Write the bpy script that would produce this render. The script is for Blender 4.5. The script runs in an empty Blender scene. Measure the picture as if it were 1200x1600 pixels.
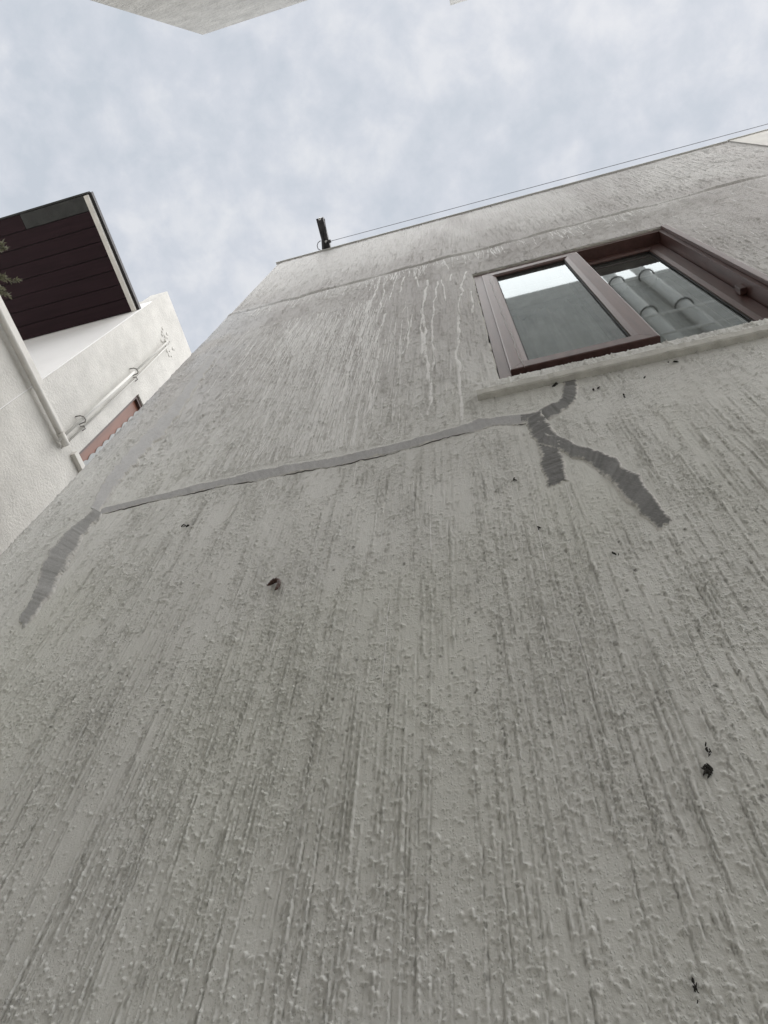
import bpy, bmesh, math, random
import numpy as np
from mathutils import Vector, Matrix

random.seed(7)
rng = np.random.default_rng(12)
scene = bpy.context.scene
COL = scene.collection

# ------------------------------------------------------------------ camera
EYE = 1.55                                   # eye height above the alley floor
WALL_Y = 0.85                                # the rendered wall stands 0.85 m in front of the lens
F_PX = 1143.44                               # focal length in pixels of the 1200 x 1600 photograph
ROT = np.array([[0.96590167, 0.25318796, 0.05412774],
                [-0.19606258, 0.85181902, -0.48576107],
                [-0.16909589, 0.45858501, 0.87241411]])   # world -> camera (right, down, forward)
cam_data = bpy.data.cameras.new('camera')
cam = bpy.data.objects.new('camera', cam_data)
COL.objects.link(cam)
M = Matrix.Identity(4)
for i in range(3):
    M[i][0] = ROT[0][i]; M[i][1] = -ROT[1][i]; M[i][2] = -ROT[2][i]
M[2][3] = EYE
cam.matrix_world = M
cam_data.sensor_fit = 'VERTICAL'
cam_data.sensor_height = 32.0
cam_data.sensor_width = 24.0
cam_data.lens = F_PX / 1600 * 32.0
cam_data.clip_start = 0.02
cam_data.clip_end = 2000
scene.camera = cam

# ------------------------------------------------------------------ sky, sun, exposure
SUN_EL, SUN_AZ = math.radians(66), math.radians(130)    # azimuth from +Y towards +X
world = bpy.data.worlds.new('World')
scene.world = world
world.use_nodes = True
nt = world.node_tree
nt.nodes.clear()
def N(tree, kind, **kw):
    n = tree.nodes.new(kind)
    for k, v in kw.items():
        if k == 'inp':
            for kk, vv in v.items():
                n.inputs[kk].default_value = vv
        else:
            setattr(n, k, v)
    return n
L = nt.links.new
w_out = N(nt, 'ShaderNodeOutputWorld')
w_bg = N(nt, 'ShaderNodeBackground', inp={'Strength': 0.1})
w_sky = N(nt, 'ShaderNodeTexSky', sky_type='NISHITA', sun_disc=False, sun_elevation=SUN_EL, sun_rotation=SUN_AZ)
w_tc = N(nt, 'ShaderNodeTexCoord')
w_sep = N(nt, 'ShaderNodeSeparateXYZ')
L(w_tc.outputs['Generated'], w_sep.inputs[0])
w_zm = N(nt, 'ShaderNodeMath', operation='MAXIMUM'); w_zm.inputs[1].default_value = 0.12
L(w_sep.outputs['Z'], w_zm.inputs[0])
w_dx = N(nt, 'ShaderNodeMath', operation='DIVIDE'); L(w_sep.outputs['X'], w_dx.inputs[0]); L(w_zm.outputs[0], w_dx.inputs[1])
w_dy = N(nt, 'ShaderNodeMath', operation='DIVIDE'); L(w_sep.outputs['Y'], w_dy.inputs[0]); L(w_zm.outputs[0], w_dy.inputs[1])
w_cm = N(nt, 'ShaderNodeCombineXYZ'); L(w_dx.outputs[0], w_cm.inputs[0]); L(w_dy.outputs[0], w_cm.inputs[1])
w_n1 = N(nt, 'ShaderNodeTexNoise', inp={'Scale': 15.0, 'Detail': 6.0, 'Roughness': 0.58, 'Distortion': 0.12})
w_n2 = N(nt, 'ShaderNodeTexNoise', inp={'Scale': 3.2, 'Detail': 4.0, 'Roughness': 0.5})
L(w_cm.outputs[0], w_n1.inputs['Vector']); L(w_cm.outputs[0], w_n2.inputs['Vector'])
w_a = N(nt, 'ShaderNodeMath', operation='MULTIPLY'); w_a.inputs[1].default_value = 0.6; L(w_n1.outputs[0], w_a.inputs[0])
w_b = N(nt, 'ShaderNodeMath', operation='MULTIPLY_ADD'); w_b.inputs[1].default_value = 0.4
L(w_n2.outputs[0], w_b.inputs[0]); L(w_a.outputs[0], w_b.inputs[2])
w_cr = N(nt, 'ShaderNodeValToRGB')
cr = w_cr.color_ramp
cr.elements[0].position = 0.39; cr.elements[0].color = (0.640, 0.688, 0.748, 1)
cr.elements[1].position = 0.61; cr.elements[1].color = (0.835, 0.852, 0.885, 1)
e = cr.elements.new(0.5); e.color = (0.722, 0.755, 0.812, 1)
L(w_b.outputs[0], w_cr.inputs[0])
w_cs = N(nt, 'ShaderNodeVectorMath', operation='SCALE'); w_cs.inputs['Scale'].default_value = 2.85
L(w_cr.outputs[0], w_cs.inputs[0])
w_mix = N(nt, 'ShaderNodeMix', data_type='RGBA'); w_mix.inputs[0].default_value = 0.96
L(w_sky.outputs[0], w_mix.inputs[6]); L(w_cs.outputs[0], w_mix.inputs[7])
L(w_mix.outputs[2], w_bg.inputs['Color']); L(w_bg.outputs[0], w_out.inputs['Surface'])

sun_d = bpy.data.lights.new('sun', 'SUN')
sun_d.energy = 1.5; sun_d.angle = math.radians(105); sun_d.color = (1.0, 0.975, 0.94)
sun = bpy.data.objects.new('sun', sun_d)
COL.objects.link(sun)
sdir = Vector((math.cos(SUN_EL) * math.sin(SUN_AZ), math.cos(SUN_EL) * math.cos(SUN_AZ), math.sin(SUN_EL)))
sun.rotation_euler = sdir.to_track_quat('Z', 'Y').to_euler()
sun.location = (3, -3, 14)
vs = scene.view_settings
vs.view_transform = 'Standard'; vs.look = 'None'; vs.gamma = 1; vs.use_curve_mapping = False
vs.exposure = 1.68
scene.render.engine = 'CYCLES'
scene.cycles.max_bounces = 7
scene.cycles.diffuse_bounces = 4

# ------------------------------------------------------------------ helpers
def ray(u, v):
    return ROT.T @ np.array([u - 600, v - 800, F_PX])
def atY(u, v, y=WALL_Y):
    d = ray(u, v); d = d / d[1] * y; return Vector((d[0], d[1], d[2] + EYE))
def atX(u, v, x):
    d = ray(u, v); d = d / d[0] * x; return Vector((d[0], d[1], d[2] + EYE))
def atZ(u, v, z):
    d = ray(u, v); d = d / d[2] * (z - EYE); return Vector((d[0], d[1], d[2] + EYE))

def tag(o, label=None, cat=None, group=None, kind=None):
    if label: o['label'] = label
    if cat: o['category'] = cat
    if group: o['group'] = group
    if kind: o['kind'] = kind
    return o
def empty(name, loc, label, cat, group=None):
    o = bpy.data.objects.new(name, None)
    COL.objects.link(o); o.location = loc; o.empty_display_size = 0.1
    return tag(o, label, cat, group)
def link(name, me, mat, parent=None, smooth=False):
    o = bpy.data.objects.new(name, me)
    COL.objects.link(o)
    if mat: me.materials.append(mat)
    if parent:
        o.parent = parent
        p = parent; off = Vector((0, 0, 0))
        while p is not None:
            off += Vector(p.location); p = p.parent
        o.location = -off + Vector(o.location)
    if smooth:
        me.polygons.foreach_set('use_smooth', [True] * len(me.polygons))
    return o
def mesh_from(verts, faces, name='m'):
    me = bpy.data.meshes.new(name)
    me.from_pydata([tuple(v) for v in verts], [], faces); me.update()
    return me
def box_bm(bm, x0, x1, y0, y1, z0, z1, bevel=0.0):
    vs_ = [bm.verts.new((x, y, z)) for x in (x0, x1) for y in (y0, y1) for z in (z0, z1)]
    idx = [(0, 1, 3, 2), (4, 6, 7, 5), (0, 4, 5, 1), (2, 3, 7, 6), (0, 2, 6, 4), (1, 5, 7, 3)]
    fs = [bm.faces.new([vs_[i] for i in f]) for f in idx]
    if bevel:
        es = list({e for f in fs for e in f.edges})
        bmesh.ops.bevel(bm, geom=es, offset=bevel, segments=2, affect='EDGES', profile=0.7)
def boxes(name, lst, mat, parent=None, bevel=0.0):
    bm = bmesh.new()
    for b in lst:
        box_bm(bm, *b, bevel=bevel)
    bmesh.ops.recalc_face_normals(bm, faces=bm.faces)
    me = bpy.data.meshes.new(name); bm.to_mesh(me); bm.free()
    return link(name, me, mat, parent)
def prism_bm(bm, ring0, ring1):
    """closed solid between two equal vertex rings"""
    a = [bm.verts.new(p) for p in ring0]; b = [bm.verts.new(p) for p in ring1]
    n = len(a)
    for i in range(n):
        bm.faces.new((a[i], a[(i + 1) % n], b[(i + 1) % n], b[i]))
    bm.faces.new(a[::-1]); bm.faces.new(b)
def tube_bm(bm, pts, radii, seg=10, caps=True):
    pts = [Vector(p) for p in pts]
    if not hasattr(radii, '__len__'): radii = [radii] * len(pts)
    rings = []
    t_prev = None
    for i, p in enumerate(pts):
        t = (pts[min(i + 1, len(pts) - 1)] - pts[max(i - 1, 0)]).normalized()
        if t_prev is None:
            up = Vector((0, 0, 1)) if abs(t.z) < 0.9 else Vector((1, 0, 0))
            a = t.cross(up).normalized()
        else:
            a = (a - t * a.dot(t)).normalized()
        b = t.cross(a); t_prev = t
        rings.append([bm.verts.new(p + (a * math.cos(k / seg * math.tau) + b * math.sin(k / seg * math.tau)) * radii[i]) for k in range(seg)])
    for r0, r1 in zip(rings, rings[1:]):
        for k in range(seg):
            f = bm.faces.new((r0[k], r0[(k + 1) % seg], r1[(k + 1) % seg], r1[k])); f.smooth = True
    if caps:
        bm.faces.new(rings[0][::-1]); bm.faces.new(rings[-1])
def tubes(name, lst, mat, parent=None, seg=10):
    bm = bmesh.new()
    for pts, r in lst:
        tube_bm(bm, pts, r, seg)
    bmesh.ops.recalc_face_normals(bm, faces=bm.faces)
    me = bpy.data.meshes.new(name); bm.to_mesh(me); bm.free()
    return link(name, me, mat, parent)

# ------------------------------------------------------------------ materials
def mat_new(name):
    m = bpy.data.materials.new(name); m.use_nodes = True
    t = m.node_tree; b = t.nodes['Principled BSDF']
    return m, t, b
def simple(name, col, rough=0.7, var=0.12, scale=6.0, bump=0.0, bscale=60.0, metal=0.0, stretch=None, spec=0.5, bdist=0.01):
    """colour broken up by noise, with fine relief"""
    m, t, b = mat_new(name)
    tc = N(t, 'ShaderNodeTexCoord')
    src = tc.outputs['Object']
    if stretch:
        mp = N(t, 'ShaderNodeMapping'); mp.inputs['Scale'].default_value = stretch
        t.links.new(src, mp.inputs[0]); src = mp.outputs[0]
    n = N(t, 'ShaderNodeTexNoise', inp={'Scale': scale, 'Detail': 6.0, 'Roughness': 0.6})
    t.links.new(src, n.inputs['Vector'])
    r = N(t, 'ShaderNodeValToRGB')
    r.color_ramp.elements[0].position = 0.3; r.color_ramp.elements[1].position = 0.7
    r.color_ramp.elements[0].color = tuple(c * (1 - var) for c in col) + (1,)
    r.color_ramp.elements[1].color = tuple(min(1, c * (1 + var)) for c in col) + (1,)
    t.links.new(n.outputs[0], r.inputs[0]); t.links.new(r.outputs[0], b.inputs['Base Color'])
    b.inputs['Roughness'].default_value = rough; b.inputs['Metallic'].default_value = metal
    b.inputs['Specular IOR Level'].default_value = spec
    if bump:
        n2 = N(t, 'ShaderNodeTexNoise', inp={'Scale': bscale, 'Detail': 5.0, 'Roughness': 0.65})
        t.links.new(src, n2.inputs['Vector'])
        bp = N(t, 'ShaderNodeBump', inp={'Strength': bump, 'Distance': bdist})
        t.links.new(n2.outputs[0], bp.inputs['Height']); t.links.new(bp.outputs[0], b.inputs['Normal'])
    return m

def mix_rgb(t, fac, a, b_, mode='MIX'):
    n = N(t, 'ShaderNodeMix', data_type='RGBA', blend_type=mode)
    for sock, v in ((0, fac), (6, a), (7, b_)):
        if hasattr(v, 'links'): t.links.new(v, n.inputs[sock])
        else: n.inputs[sock].default_value = v
    return n.outputs[2]

def wall_material():
    m, t, b = mat_new('scratched_plaster_paint')
    tc = N(t, 'ShaderNodeTexCoord'); ob = tc.outputs['Object']
    at = {k: N(t, 'ShaderNodeAttribute', attribute_name=k).outputs['Fac'] for k in ('drip', 'olive_tint', 'smear', 'stain', 'moss')}
    n1 = N(t, 'ShaderNodeTexNoise', inp={'Scale': 5.0, 'Detail': 7.0, 'Roughness': 0.62}); t.links.new(ob, n1.inputs['Vector'])
    mp = N(t, 'ShaderNodeMapping'); mp.inputs['Scale'].default_value = (55, 1, 2.2); t.links.new(ob, mp.inputs[0])
    n2 = N(t, 'ShaderNodeTexNoise', inp={'Scale': 1.0, 'Detail': 5.0, 'Roughness': 0.6}); t.links.new(mp.outputs[0], n2.inputs['Vector'])
    r1 = N(t, 'ShaderNodeMapRange', inp={'From Min': 0.3, 'From Max': 0.7}); t.links.new(n1.outputs[0], r1.inputs[0])
    r2 = N(t, 'ShaderNodeMapRange', inp={'From Min': 0.35, 'From Max': 0.75, 'To Max': 0.55}); t.links.new(n2.outputs[0], r2.inputs[0])
    base = mix_rgb(t, r1.outputs[0], (0.758, 0.755, 0.737, 1), (0.818, 0.815, 0.797, 1))
    base = mix_rgb(t, r2.outputs[0], base, (0.732, 0.729, 0.711, 1))
    base = mix_rgb(t, at['olive_tint'], base, (0.768, 0.772, 0.722, 1))
    base = mix_rgb(t, at['stain'], base, (0.520, 0.500, 0.488, 1))
    base = mix_rgb(t, at['smear'], base, (0.600, 0.612, 0.640, 1))
    base = mix_rgb(t, at['moss'], base, (0.085, 0.080, 0.060, 1))  # dark marks, and plaster pits with their shade put into the colour
    rd = N(t, 'ShaderNodeMapRange', interpolation_type='SMOOTHSTEP', inp={'From Min': 0.32, 'From Max': 0.75}); t.links.new(at['drip'], rd.inputs[0])
    base = mix_rgb(t, rd.outputs[0], base, (0.95, 0.945, 0.94, 1))
    t.links.new(base, b.inputs['Base Color'])
    b.inputs['Roughness'].default_value = 0.62
    b.inputs['Specular IOR Level'].default_value = 0.35
    n3 = N(t, 'ShaderNodeTexNoise', inp={'Scale': 260.0, 'Detail': 4.0, 'Roughness': 0.6}); t.links.new(ob, n3.inputs['Vector'])
    mp2 = N(t, 'ShaderNodeMapping'); mp2.inputs['Scale'].default_value = (150, 1, 22); t.links.new(ob, mp2.inputs[0])
    n4 = N(t, 'ShaderNodeTexNoise', inp={'Scale': 1.0, 'Detail': 4.0, 'Roughness': 0.6}); t.links.new(mp2.outputs[0], n4.inputs['Vector'])
    ad = N(t, 'ShaderNodeMath', operation='ADD'); t.links.new(n3.outputs[0], ad.inputs[0]); t.links.new(n4.outputs[0], ad.inputs[1])
    mp3 = N(t, 'ShaderNodeMapping'); mp3.inputs['Scale'].default_value = (260, 260, 170); t.links.new(ob, mp3.inputs[0])
    vo = N(t, 'ShaderNodeTexVoronoi', inp={'Scale': 1.0, 'Randomness': 1.0}); 
    nd = N(t, 'ShaderNodeTexNoise', inp={'Scale': 1.3, 'Detail': 1.0}); t.links.new(mp3.outputs[0], nd.inputs['Vector'])
    va = N(t, 'ShaderNodeVectorMath', operation='MULTIPLY_ADD'); va.inputs[1].default_value = (0.9, 0.9, 0.9)
    t.links.new(nd.outputs['Color'], va.inputs[0]); t.links.new(mp3.outputs[0], va.inputs[2]); t.links.new(va.outputs[0], vo.inputs['Vector'])
    r5 = N(t, 'ShaderNodeMapRange', interpolation_type='SMOOTHSTEP', inp={'From Min': 0.12, 'From Max': 0.52, 'To Min': 1.0, 'To Max': 0.0}); t.links.new(vo.outputs['Distance'], r5.inputs[0])
    vs_ = N(t, 'ShaderNodeSeparateColor'); t.links.new(vo.outputs['Color'], vs_.inputs[0])
    rg = N(t, 'ShaderNodeAttribute', attribute_name='rough').outputs['Fac']
    th = N(t, 'ShaderNodeMath', operation='SUBTRACT'); t.links.new(rg, th.inputs[0]); t.links.new(vs_.outputs[0], th.inputs[1])
    th2 = N(t, 'ShaderNodeMapRange', inp={'From Min': 0.0, 'From Max': 0.35}); t.links.new(th.outputs[0], th2.inputs[0])
    mu = N(t, 'ShaderNodeMath', operation='MULTIPLY'); t.links.new(r5.outputs[0], mu.inputs[0]); t.links.new(th2.outputs[0], mu.inputs[1])
    bp0 = N(t, 'ShaderNodeBump', inp={'Strength': 0.6, 'Distance': 0.0020}); t.links.new(mu.outputs[0], bp0.inputs['Height'])
    bp = N(t, 'ShaderNodeBump', inp={'Strength': 0.6, 'Distance': 0.0016}); t.links.new(ad.outputs[0], bp.inputs['Height']); t.links.new(bp0.outputs[0], bp.inputs['Normal'])
    t.links.new(bp.outputs[0], b.inputs['Normal'])
    return m

def glass_material():
    m, t, b = mat_new('dusty_window_glass')
    out = t.nodes['Material Output']
    tc = N(t, 'ShaderNodeTexCoord')
    fr = N(t, 'ShaderNodeFresnel', inp={'IOR': 1.82})
    gl = N(t, 'ShaderNodeBsdfGlossy', inp={'Color': (0.84, 0.91, 0.93, 1), 'Roughness': 0.02})
    tr = N(t, 'ShaderNodeBsdfTransparent', inp={'Color': (0.80, 0.86, 0.84, 1)})
    df = N(t, 'ShaderNodeBsdfDiffuse', inp={'Color': (0.50, 0.52, 0.50, 1)})
    mp = N(t, 'ShaderNodeMapping'); mp.inputs['Scale'].default_value = (40, 1, 4); t.links.new(tc.outputs['Object'], mp.inputs[0])
    n = N(t, 'ShaderNodeTexNoise', inp={'Scale': 1.0, 'Detail': 6.0, 'Roughness': 0.65}); t.links.new(mp.outputs[0], n.inputs['Vector'])
    mr = N(t, 'ShaderNodeMapRange', inp={'From Min': 0.35, 'From Max': 0.8, 'To Min': 0.10, 'To Max': 0.30}); t.links.new(n.outputs[0], mr.inputs[0])
    m1 = N(t, 'ShaderNodeMixShader'); t.links.new(mr.outputs[0], m1.inputs[0]); t.links.new(tr.outputs[0], m1.inputs[1]); t.links.new(df.outputs[0], m1.inputs[2])
    m2 = N(t, 'ShaderNodeMixShader'); t.links.new(fr.outputs[0], m2.inputs[0]); t.links.new(m1.outputs[0], m2.inputs[1]); t.links.new(gl.outputs[0], m2.inputs[2])
    t.links.new(m2.outputs[0], out.inputs['Surface'])
    return m

def mortar_material(name, col):
    m, t, b = mat_new(name)
    ob = N(t, 'ShaderNodeTexCoord').outputs['Object']
    fe = N(t, 'ShaderNodeAttribute', attribute_name='feather').outputs['Fac']
    st = N(t, 'ShaderNodeAttribute', attribute_name='stroke').outputs['Fac']
    n = N(t, 'ShaderNodeTexNoise', inp={'Scale': 55.0, 'Detail': 6.0, 'Roughness': 0.65}); t.links.new(ob, n.inputs['Vector'])
    a1 = N(t, 'ShaderNodeMath', operation='ADD'); t.links.new(fe, a1.inputs[0]); t.links.new(n.outputs[0], a1.inputs[1])
    mr = N(t, 'ShaderNodeMapRange', interpolation_type='SMOOTHSTEP', inp={'From Min': 0.52, 'From Max': 0.85}); t.links.new(a1.outputs[0], mr.inputs[0])
    a2 = N(t, 'ShaderNodeMath', operation='MULTIPLY_ADD'); a2.inputs[1].default_value = 0.7; t.links.new(n.outputs[0], a2.inputs[0]); t.links.new(st, a2.inputs[2])
    m2 = N(t, 'ShaderNodeMapRange', inp={'From Min': 0.35, 'From Max': 1.25}); t.links.new(a2.outputs[0], m2.inputs[0])
    c = mix_rgb(t, m2.outputs[0], tuple(x * 0.78 for x in col) + (1,), tuple(min(1, x * 1.22) for x in col) + (1,))
    c = mix_rgb(t, mr.outputs[0], (0.755, 0.740, 0.712, 1), c)
    t.links.new(c, b.inputs['Base Color']); b.inputs['Roughness'].default_value = 0.9; b.inputs['Specular IOR Level'].default_value = 0.25
    n2 = N(t, 'ShaderNodeTexNoise', inp={'Scale': 190.0, 'Detail': 4.0, 'Roughness': 0.65}); t.links.new(ob, n2.inputs['Vector'])
    bp = N(t, 'ShaderNodeBump', inp={'Strength': 0.7, 'Distance': 0.002}); t.links.new(n2.outputs[0], bp.inputs['Height']); t.links.new(bp.outputs[0], b.inputs['Normal'])
    return m

MT = {
    'wall': wall_material(),
    'glass': glass_material(),
    'cement': mortar_material('cement_mortar', (0.245, 0.245, 0.245)),
    'cement_pale': mortar_material('cement_pale_mortar', (0.50, 0.498, 0.505)),
    'cement_mid': mortar_material('cement_mid_mortar', (0.42, 0.42, 0.42)),
    'filler': simple('joint_filler_mortar', (0.35, 0.35, 0.35), 0.9, 0.15, 20.0),
    'crack': simple('dark_crack', (0.10, 0.097, 0.09), 0.9, 0.2, 80.0),
    'cement_faint': mortar_material('cement_faint_mortar', (0.67, 0.67, 0.68)),
    'plain_plaster': simple('grey_plaster', (0.52, 0.51, 0.49), 0.85, 0.10, 3, 0.7, 60, bdist=0.006),
    'opp': simple('opposite_wall_roughcast', (0.62, 0.612, 0.585), 0.9, 0.18, 5.0, 1.0, 22, bdist=0.02),
    'white': simple('white_roughcast_paint', (0.65, 0.634, 0.598), 0.8, 0.12, 3.5, 0.9, 38, bdist=0.014),
    'white_smooth': simple('white_smooth_paint', (0.80, 0.79, 0.78), 0.6, 0.03, 2.0, 0.1, 60),
    'trim': simple('off_white_trim', (0.64, 0.62, 0.58), 0.6, 0.09, 9.0, 0.3, 50, bdist=0.004),
    'pvc': simple('white_plastic_pipe', (0.62, 0.61, 0.58), 0.7, 0.05, 5.0),
    'sill': simple('sill_plaster', (0.60, 0.59, 0.55), 0.8, 0.14, 18.0, 0.8, 90, bdist=0.004),
    'frame': simple('brown_window_profile', (0.098, 0.049, 0.043), 0.42, 0.25, 3.0, 0.15, 60, stretch=(14, 14, 1.5), bdist=0.001),
    'near_black': simple('black_seal_and_backing', (0.012, 0.011, 0.011), 0.6, 0.1),
    'plank': simple('dark_brown_soffit_board', (0.020, 0.0095, 0.0125), 0.65, 0.25, 2.0, 0.2, 30, stretch=(1.0, 14, 14), bdist=0.002, spec=0.15),
    'plank_grey': simple('weathered_grey_soffit_board', (0.032, 0.033, 0.032), 0.85, 0.35, 7.0, 0.3, 30, bdist=0.003),
    'redwood': simple('reddish_brown_shutter_wood', (0.185, 0.066, 0.036), 0.5, 0.14, 3.0, 0.15, 50, stretch=(8, 8, 1)),
    'darkwood': simple('dark_brown_window_frame', (0.060, 0.030, 0.024), 0.5, 0.2, 6.0),
    'curtain': simple('pale_curtain_cloth', (0.52, 0.52, 0.50), 0.9, 0.07, 5.0, 0.2, 200, bdist=0.001),
    'room': simple('dim_room_paint', (0.30, 0.28, 0.25), 0.9, 0.08, 2.0),
    'steel': simple('dark_painted_steel', (0.060, 0.058, 0.062), 0.55, 0.3, 20.0, 0.2, 90, metal=0.4, bdist=0.001),
    'zinc': simple('zinc_bolt', (0.75, 0.75, 0.75), 0.35, 0.1, 20.0, metal=0.8),
    'clip': simple('grey_clip', (0.22, 0.21, 0.20), 0.6, 0.2, 20.0),
    'wire': simple('dark_wire', (0.20, 0.20, 0.22), 0.5, 0.1, 20.0),
    'lime_wall': simple('white_lime_deposit', (0.93, 0.925, 0.915), 0.7, 0.06, 30.0, 0.4, 150, bdist=0.002),
    'lime': simple('white_lime', (0.55, 0.54, 0.53), 0.8, 0.1, 60.0),
    'flash': simple('grey_metal_flashing', (0.58, 0.575, 0.56), 0.7, 0.12, 6.0, metal=0.3),
    'ground': simple('alley_concrete', (0.50, 0.49, 0.46), 0.9, 0.2, 1.6, 0.5, 30),
    'roof': simple('roof_screed', (0.20, 0.20, 0.195), 0.9, 0.15, 1.0),
    'leaf': simple('grey_green_foliage', (0.150, 0.150, 0.095), 0.7, 0.35, 25.0),
    'bark': simple('brown_bark', (0.10, 0.075, 0.05), 0.9, 0.3, 25.0, 0.5, 60),
    'pot': simple('terracotta', (0.34, 0.16, 0.10), 0.8, 0.15, 9.0),
    'husk': simple('dark_brown_husk', (0.070, 0.030, 0.020), 0.38, 0.4, 120.0, 0.5, 500, bdist=0.001),
    'dirt': simple('black_dirt', (0.022, 0.020, 0.016), 0.9, 0.4, 200.0),
    'lace': simple('pale_grey_scalloped_cloth', (0.42, 0.43, 0.43), 0.9, 0.06, 10.0),
}

# ------------------------------------------------------------------ ground
bm = bmesh.new()
vv = [bm.verts.new(p) for p in ((-400, -400, 0), (400, -400, 0), (400, 400, 0), (-400, 400, 0))]
bm.faces.new(vv)
me = bpy.data.meshes.new('ground'); bm.to_mesh(me); bm.free()
tag(link('ground', me, MT['ground']), 'grey concrete floor of the alley', None, None, 'structure')

# ------------------------------------------------------------------ the big scratched wall
XL, XR = -1.568, 2.222                        # left corner of the house, joint with the next house
TOP = 6.625 + EYE                             # roof edge
WX0, WX1 = 0.041, 1.073                       # window opening
WZ0, WZ1 = 2.395 + EYE, 4.150 + EYE
BAND = 4.83 + EYE                             # slab joint below the parapet

# --- relief and paint maps, drawn on a 2 mm raster in wall metres
PX = 0.0015
TX0, TX1, TZ0, TZ1 = -1.60, 2.25, 0.25 + EYE, 6.66 + EYE
NX, NZ = int((TX1 - TX0) / PX), int((TZ1 - TZ0) / PX)
Hm = np.zeros((NZ, NX), np.float32)
drip = np.zeros((NZ, NX), np.float32)
flat = np.zeros((NZ, NX), np.float32)         # where repair mortar fills the texture

def lattice(nx, nz, cx, cz, seed):
    """smooth value noise on an nx by nz raster with cells of cx by cz samples"""
    r = np.random.default_rng(seed)
    gx, gz = int(nx / cx) + 3, int(nz / cz) + 3
    g = r.random((gz, gx)).astype(np.float32)
    fx = np.arange(nx) / cx; fz = np.arange(nz) / cz
    ix = fx.astype(int); iz = fz.astype(int)
    tx = (fx - ix).astype(np.float32); tz = (fz - iz).astype(np.float32)
    tx = tx * tx * (3 - 2 * tx); tz = tz * tz * (3 - 2 * tz)
    rows = g[:, ix] * (1 - tx) + g[:, ix + 1] * tx
    return rows[iz] * (1 - tz)[:, None] + rows[iz + 1] * tz[:, None]
CO = 13                                       # coarse maps: 20 mm
cnx, cnz = NX // CO + 2, NZ // CO + 2
def coarse(cells, seed, octaves=3):
    out = np.zeros((cnz, cnx), np.float32); a = 1.0; s = 0
    cx, cz = cells
    for k in range(octaves):
        out += a * lattice(cnx, cnz, max(cx, 1.01), max(cz, 1.01), seed + k); s += a
        a *= 0.55; cx *= 0.5; cz *= 0.5
    return out / s
def sstep(a, lo, hi):
    t = np.clip((a - lo) / (hi - lo), 0, 1); return t * t * (3 - 2 * t)
dens = sstep(coarse((5, 17), 5), 0.36, 0.60)     # patches full of scratches / smooth patches
crumb = sstep(coarse((5, 8), 25), 0.42, 0.64)    # patches full of crumbs
def at_coarse(mp, x, z):
    return mp[np.clip(((z - TZ0) / PX / CO).astype(int), 0, cnz - 1), np.clip(((x - TX0) / PX / CO).astype(int), 0, cnx - 1)]

# scratches: a grain of aggregate dragged down leaves a groove with a raised lip and stops at its foot
def scratches(n, zlo, zhi, lmin, lmax, use, s0=0.55, s1=1.1, d0=0.0014, d1=0.0048, mlo=-0.35):
    xs = rng.uniform(TX0, TX1, n); zs = rng.uniform(zlo, zhi, n)
    keep = rng.random(n) < (0.22 + 0.78 * at_coarse(use, xs, zs))
    for x, z in zip(xs[keep], zs[keep]):
        ln = math.exp(rng.uniform(math.log(lmin), math.log(lmax)))
        k = max(4, int(ln / PX)); j0 = int((z - TZ0) / PX)
        rows = np.arange(j0, j0 + k)
        ok = (rows >= 0) & (rows < NZ)
        if ok.sum() < 4: continue
        wob = np.cumsum(rng.normal(0, 0.035, k)); wob -= np.linspace(0, wob[-1], k) * 0.8; wob += np.interp(np.arange(k), np.arange(0, k + 3, 3), rng.normal(0, 0.22, len(np.arange(0, k + 3, 3))))
        cx = (x - TX0) / PX + wob + rng.normal(0, 0.008) * np.arange(k)
        sg = rng.uniform(s0, s1); dp = rng.uniform(d0, d1)
        t = np.linspace(0, 1, k)
        mod = np.clip(np.interp(np.arange(k), np.arange(0, k + 4, 4), rng.uniform(mlo, 1.35, len(np.arange(0, k + 4, 4)))), 0, 1.2)
        env = np.minimum(1, np.minimum(t * 8, (1 - t) * 4)) * mod
        ic = np.round(cx).astype(int); off = np.arange(-5, 6)
        cols = ic[:, None] + off[None]
        dx = cols - cx[:, None]
        side = rng.choice((-1, 1))
        prof = -0.75 * np.exp(-np.abs(dx / (1.25 * sg)) ** 3) + 1.0 * np.exp(-0.5 * ((dx - side * 2.0 * sg) / (0.75 * sg)) ** 2)
        val = prof * (env * dp)[:, None]
        g = ok & (ic > 6) & (ic < NX - 7)
        Hm[rows[g][:, None], cols[g]] += val[g].astype(np.float32)
def grains(n, zlo, zhi, smin, smax, hmin, hmax, use):
    xs = rng.uniform(TX0, TX1, n); zs = rng.uniform(zlo, zhi, n)
    keep = rng.random(n) < (0.20 + 0.80 * at_coarse(use, xs, zs))
    off = np.arange(-6, 7)
    for x, z in zip(xs[keep], zs[keep]):
        s = rng.uniform(smin, smax); sz = s * rng.uniform(0.8, 1.5); h = rng.uniform(hmin, hmax)
        cx = (x - TX0) / PX; cz = (z - TZ0) / PX
        ix, iz = int(cx), int(cz)
        if ix < 8 or ix > NX - 9 or iz < 8 or iz > NZ - 9: continue
        ex = np.exp(-(((off + ix - cx) / s) ** 2) ** 1.7 * 0.5)
        ez = np.exp(-(((off + iz - cz) / sz) ** 2) ** 1.7 * 0.5)
        Hm[iz - 6:iz + 7, ix - 6:ix + 7] += (h * ez[:, None] * ex[None]).astype(np.float32)
scratches(7000, TZ0, 2.6 + EYE, 0.03, 0.34, dens)
scratches(2600, TZ0, 2.6 + EYE, 0.14, 0.70, dens * 0.6 + 0.3, 0.5, 0.85, 0.0016, 0.0040, 0.15)
scratches(9500, 2.4 + EYE, BAND, 0.03, 0.4, dens * 0.7 + 0.3)
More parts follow.
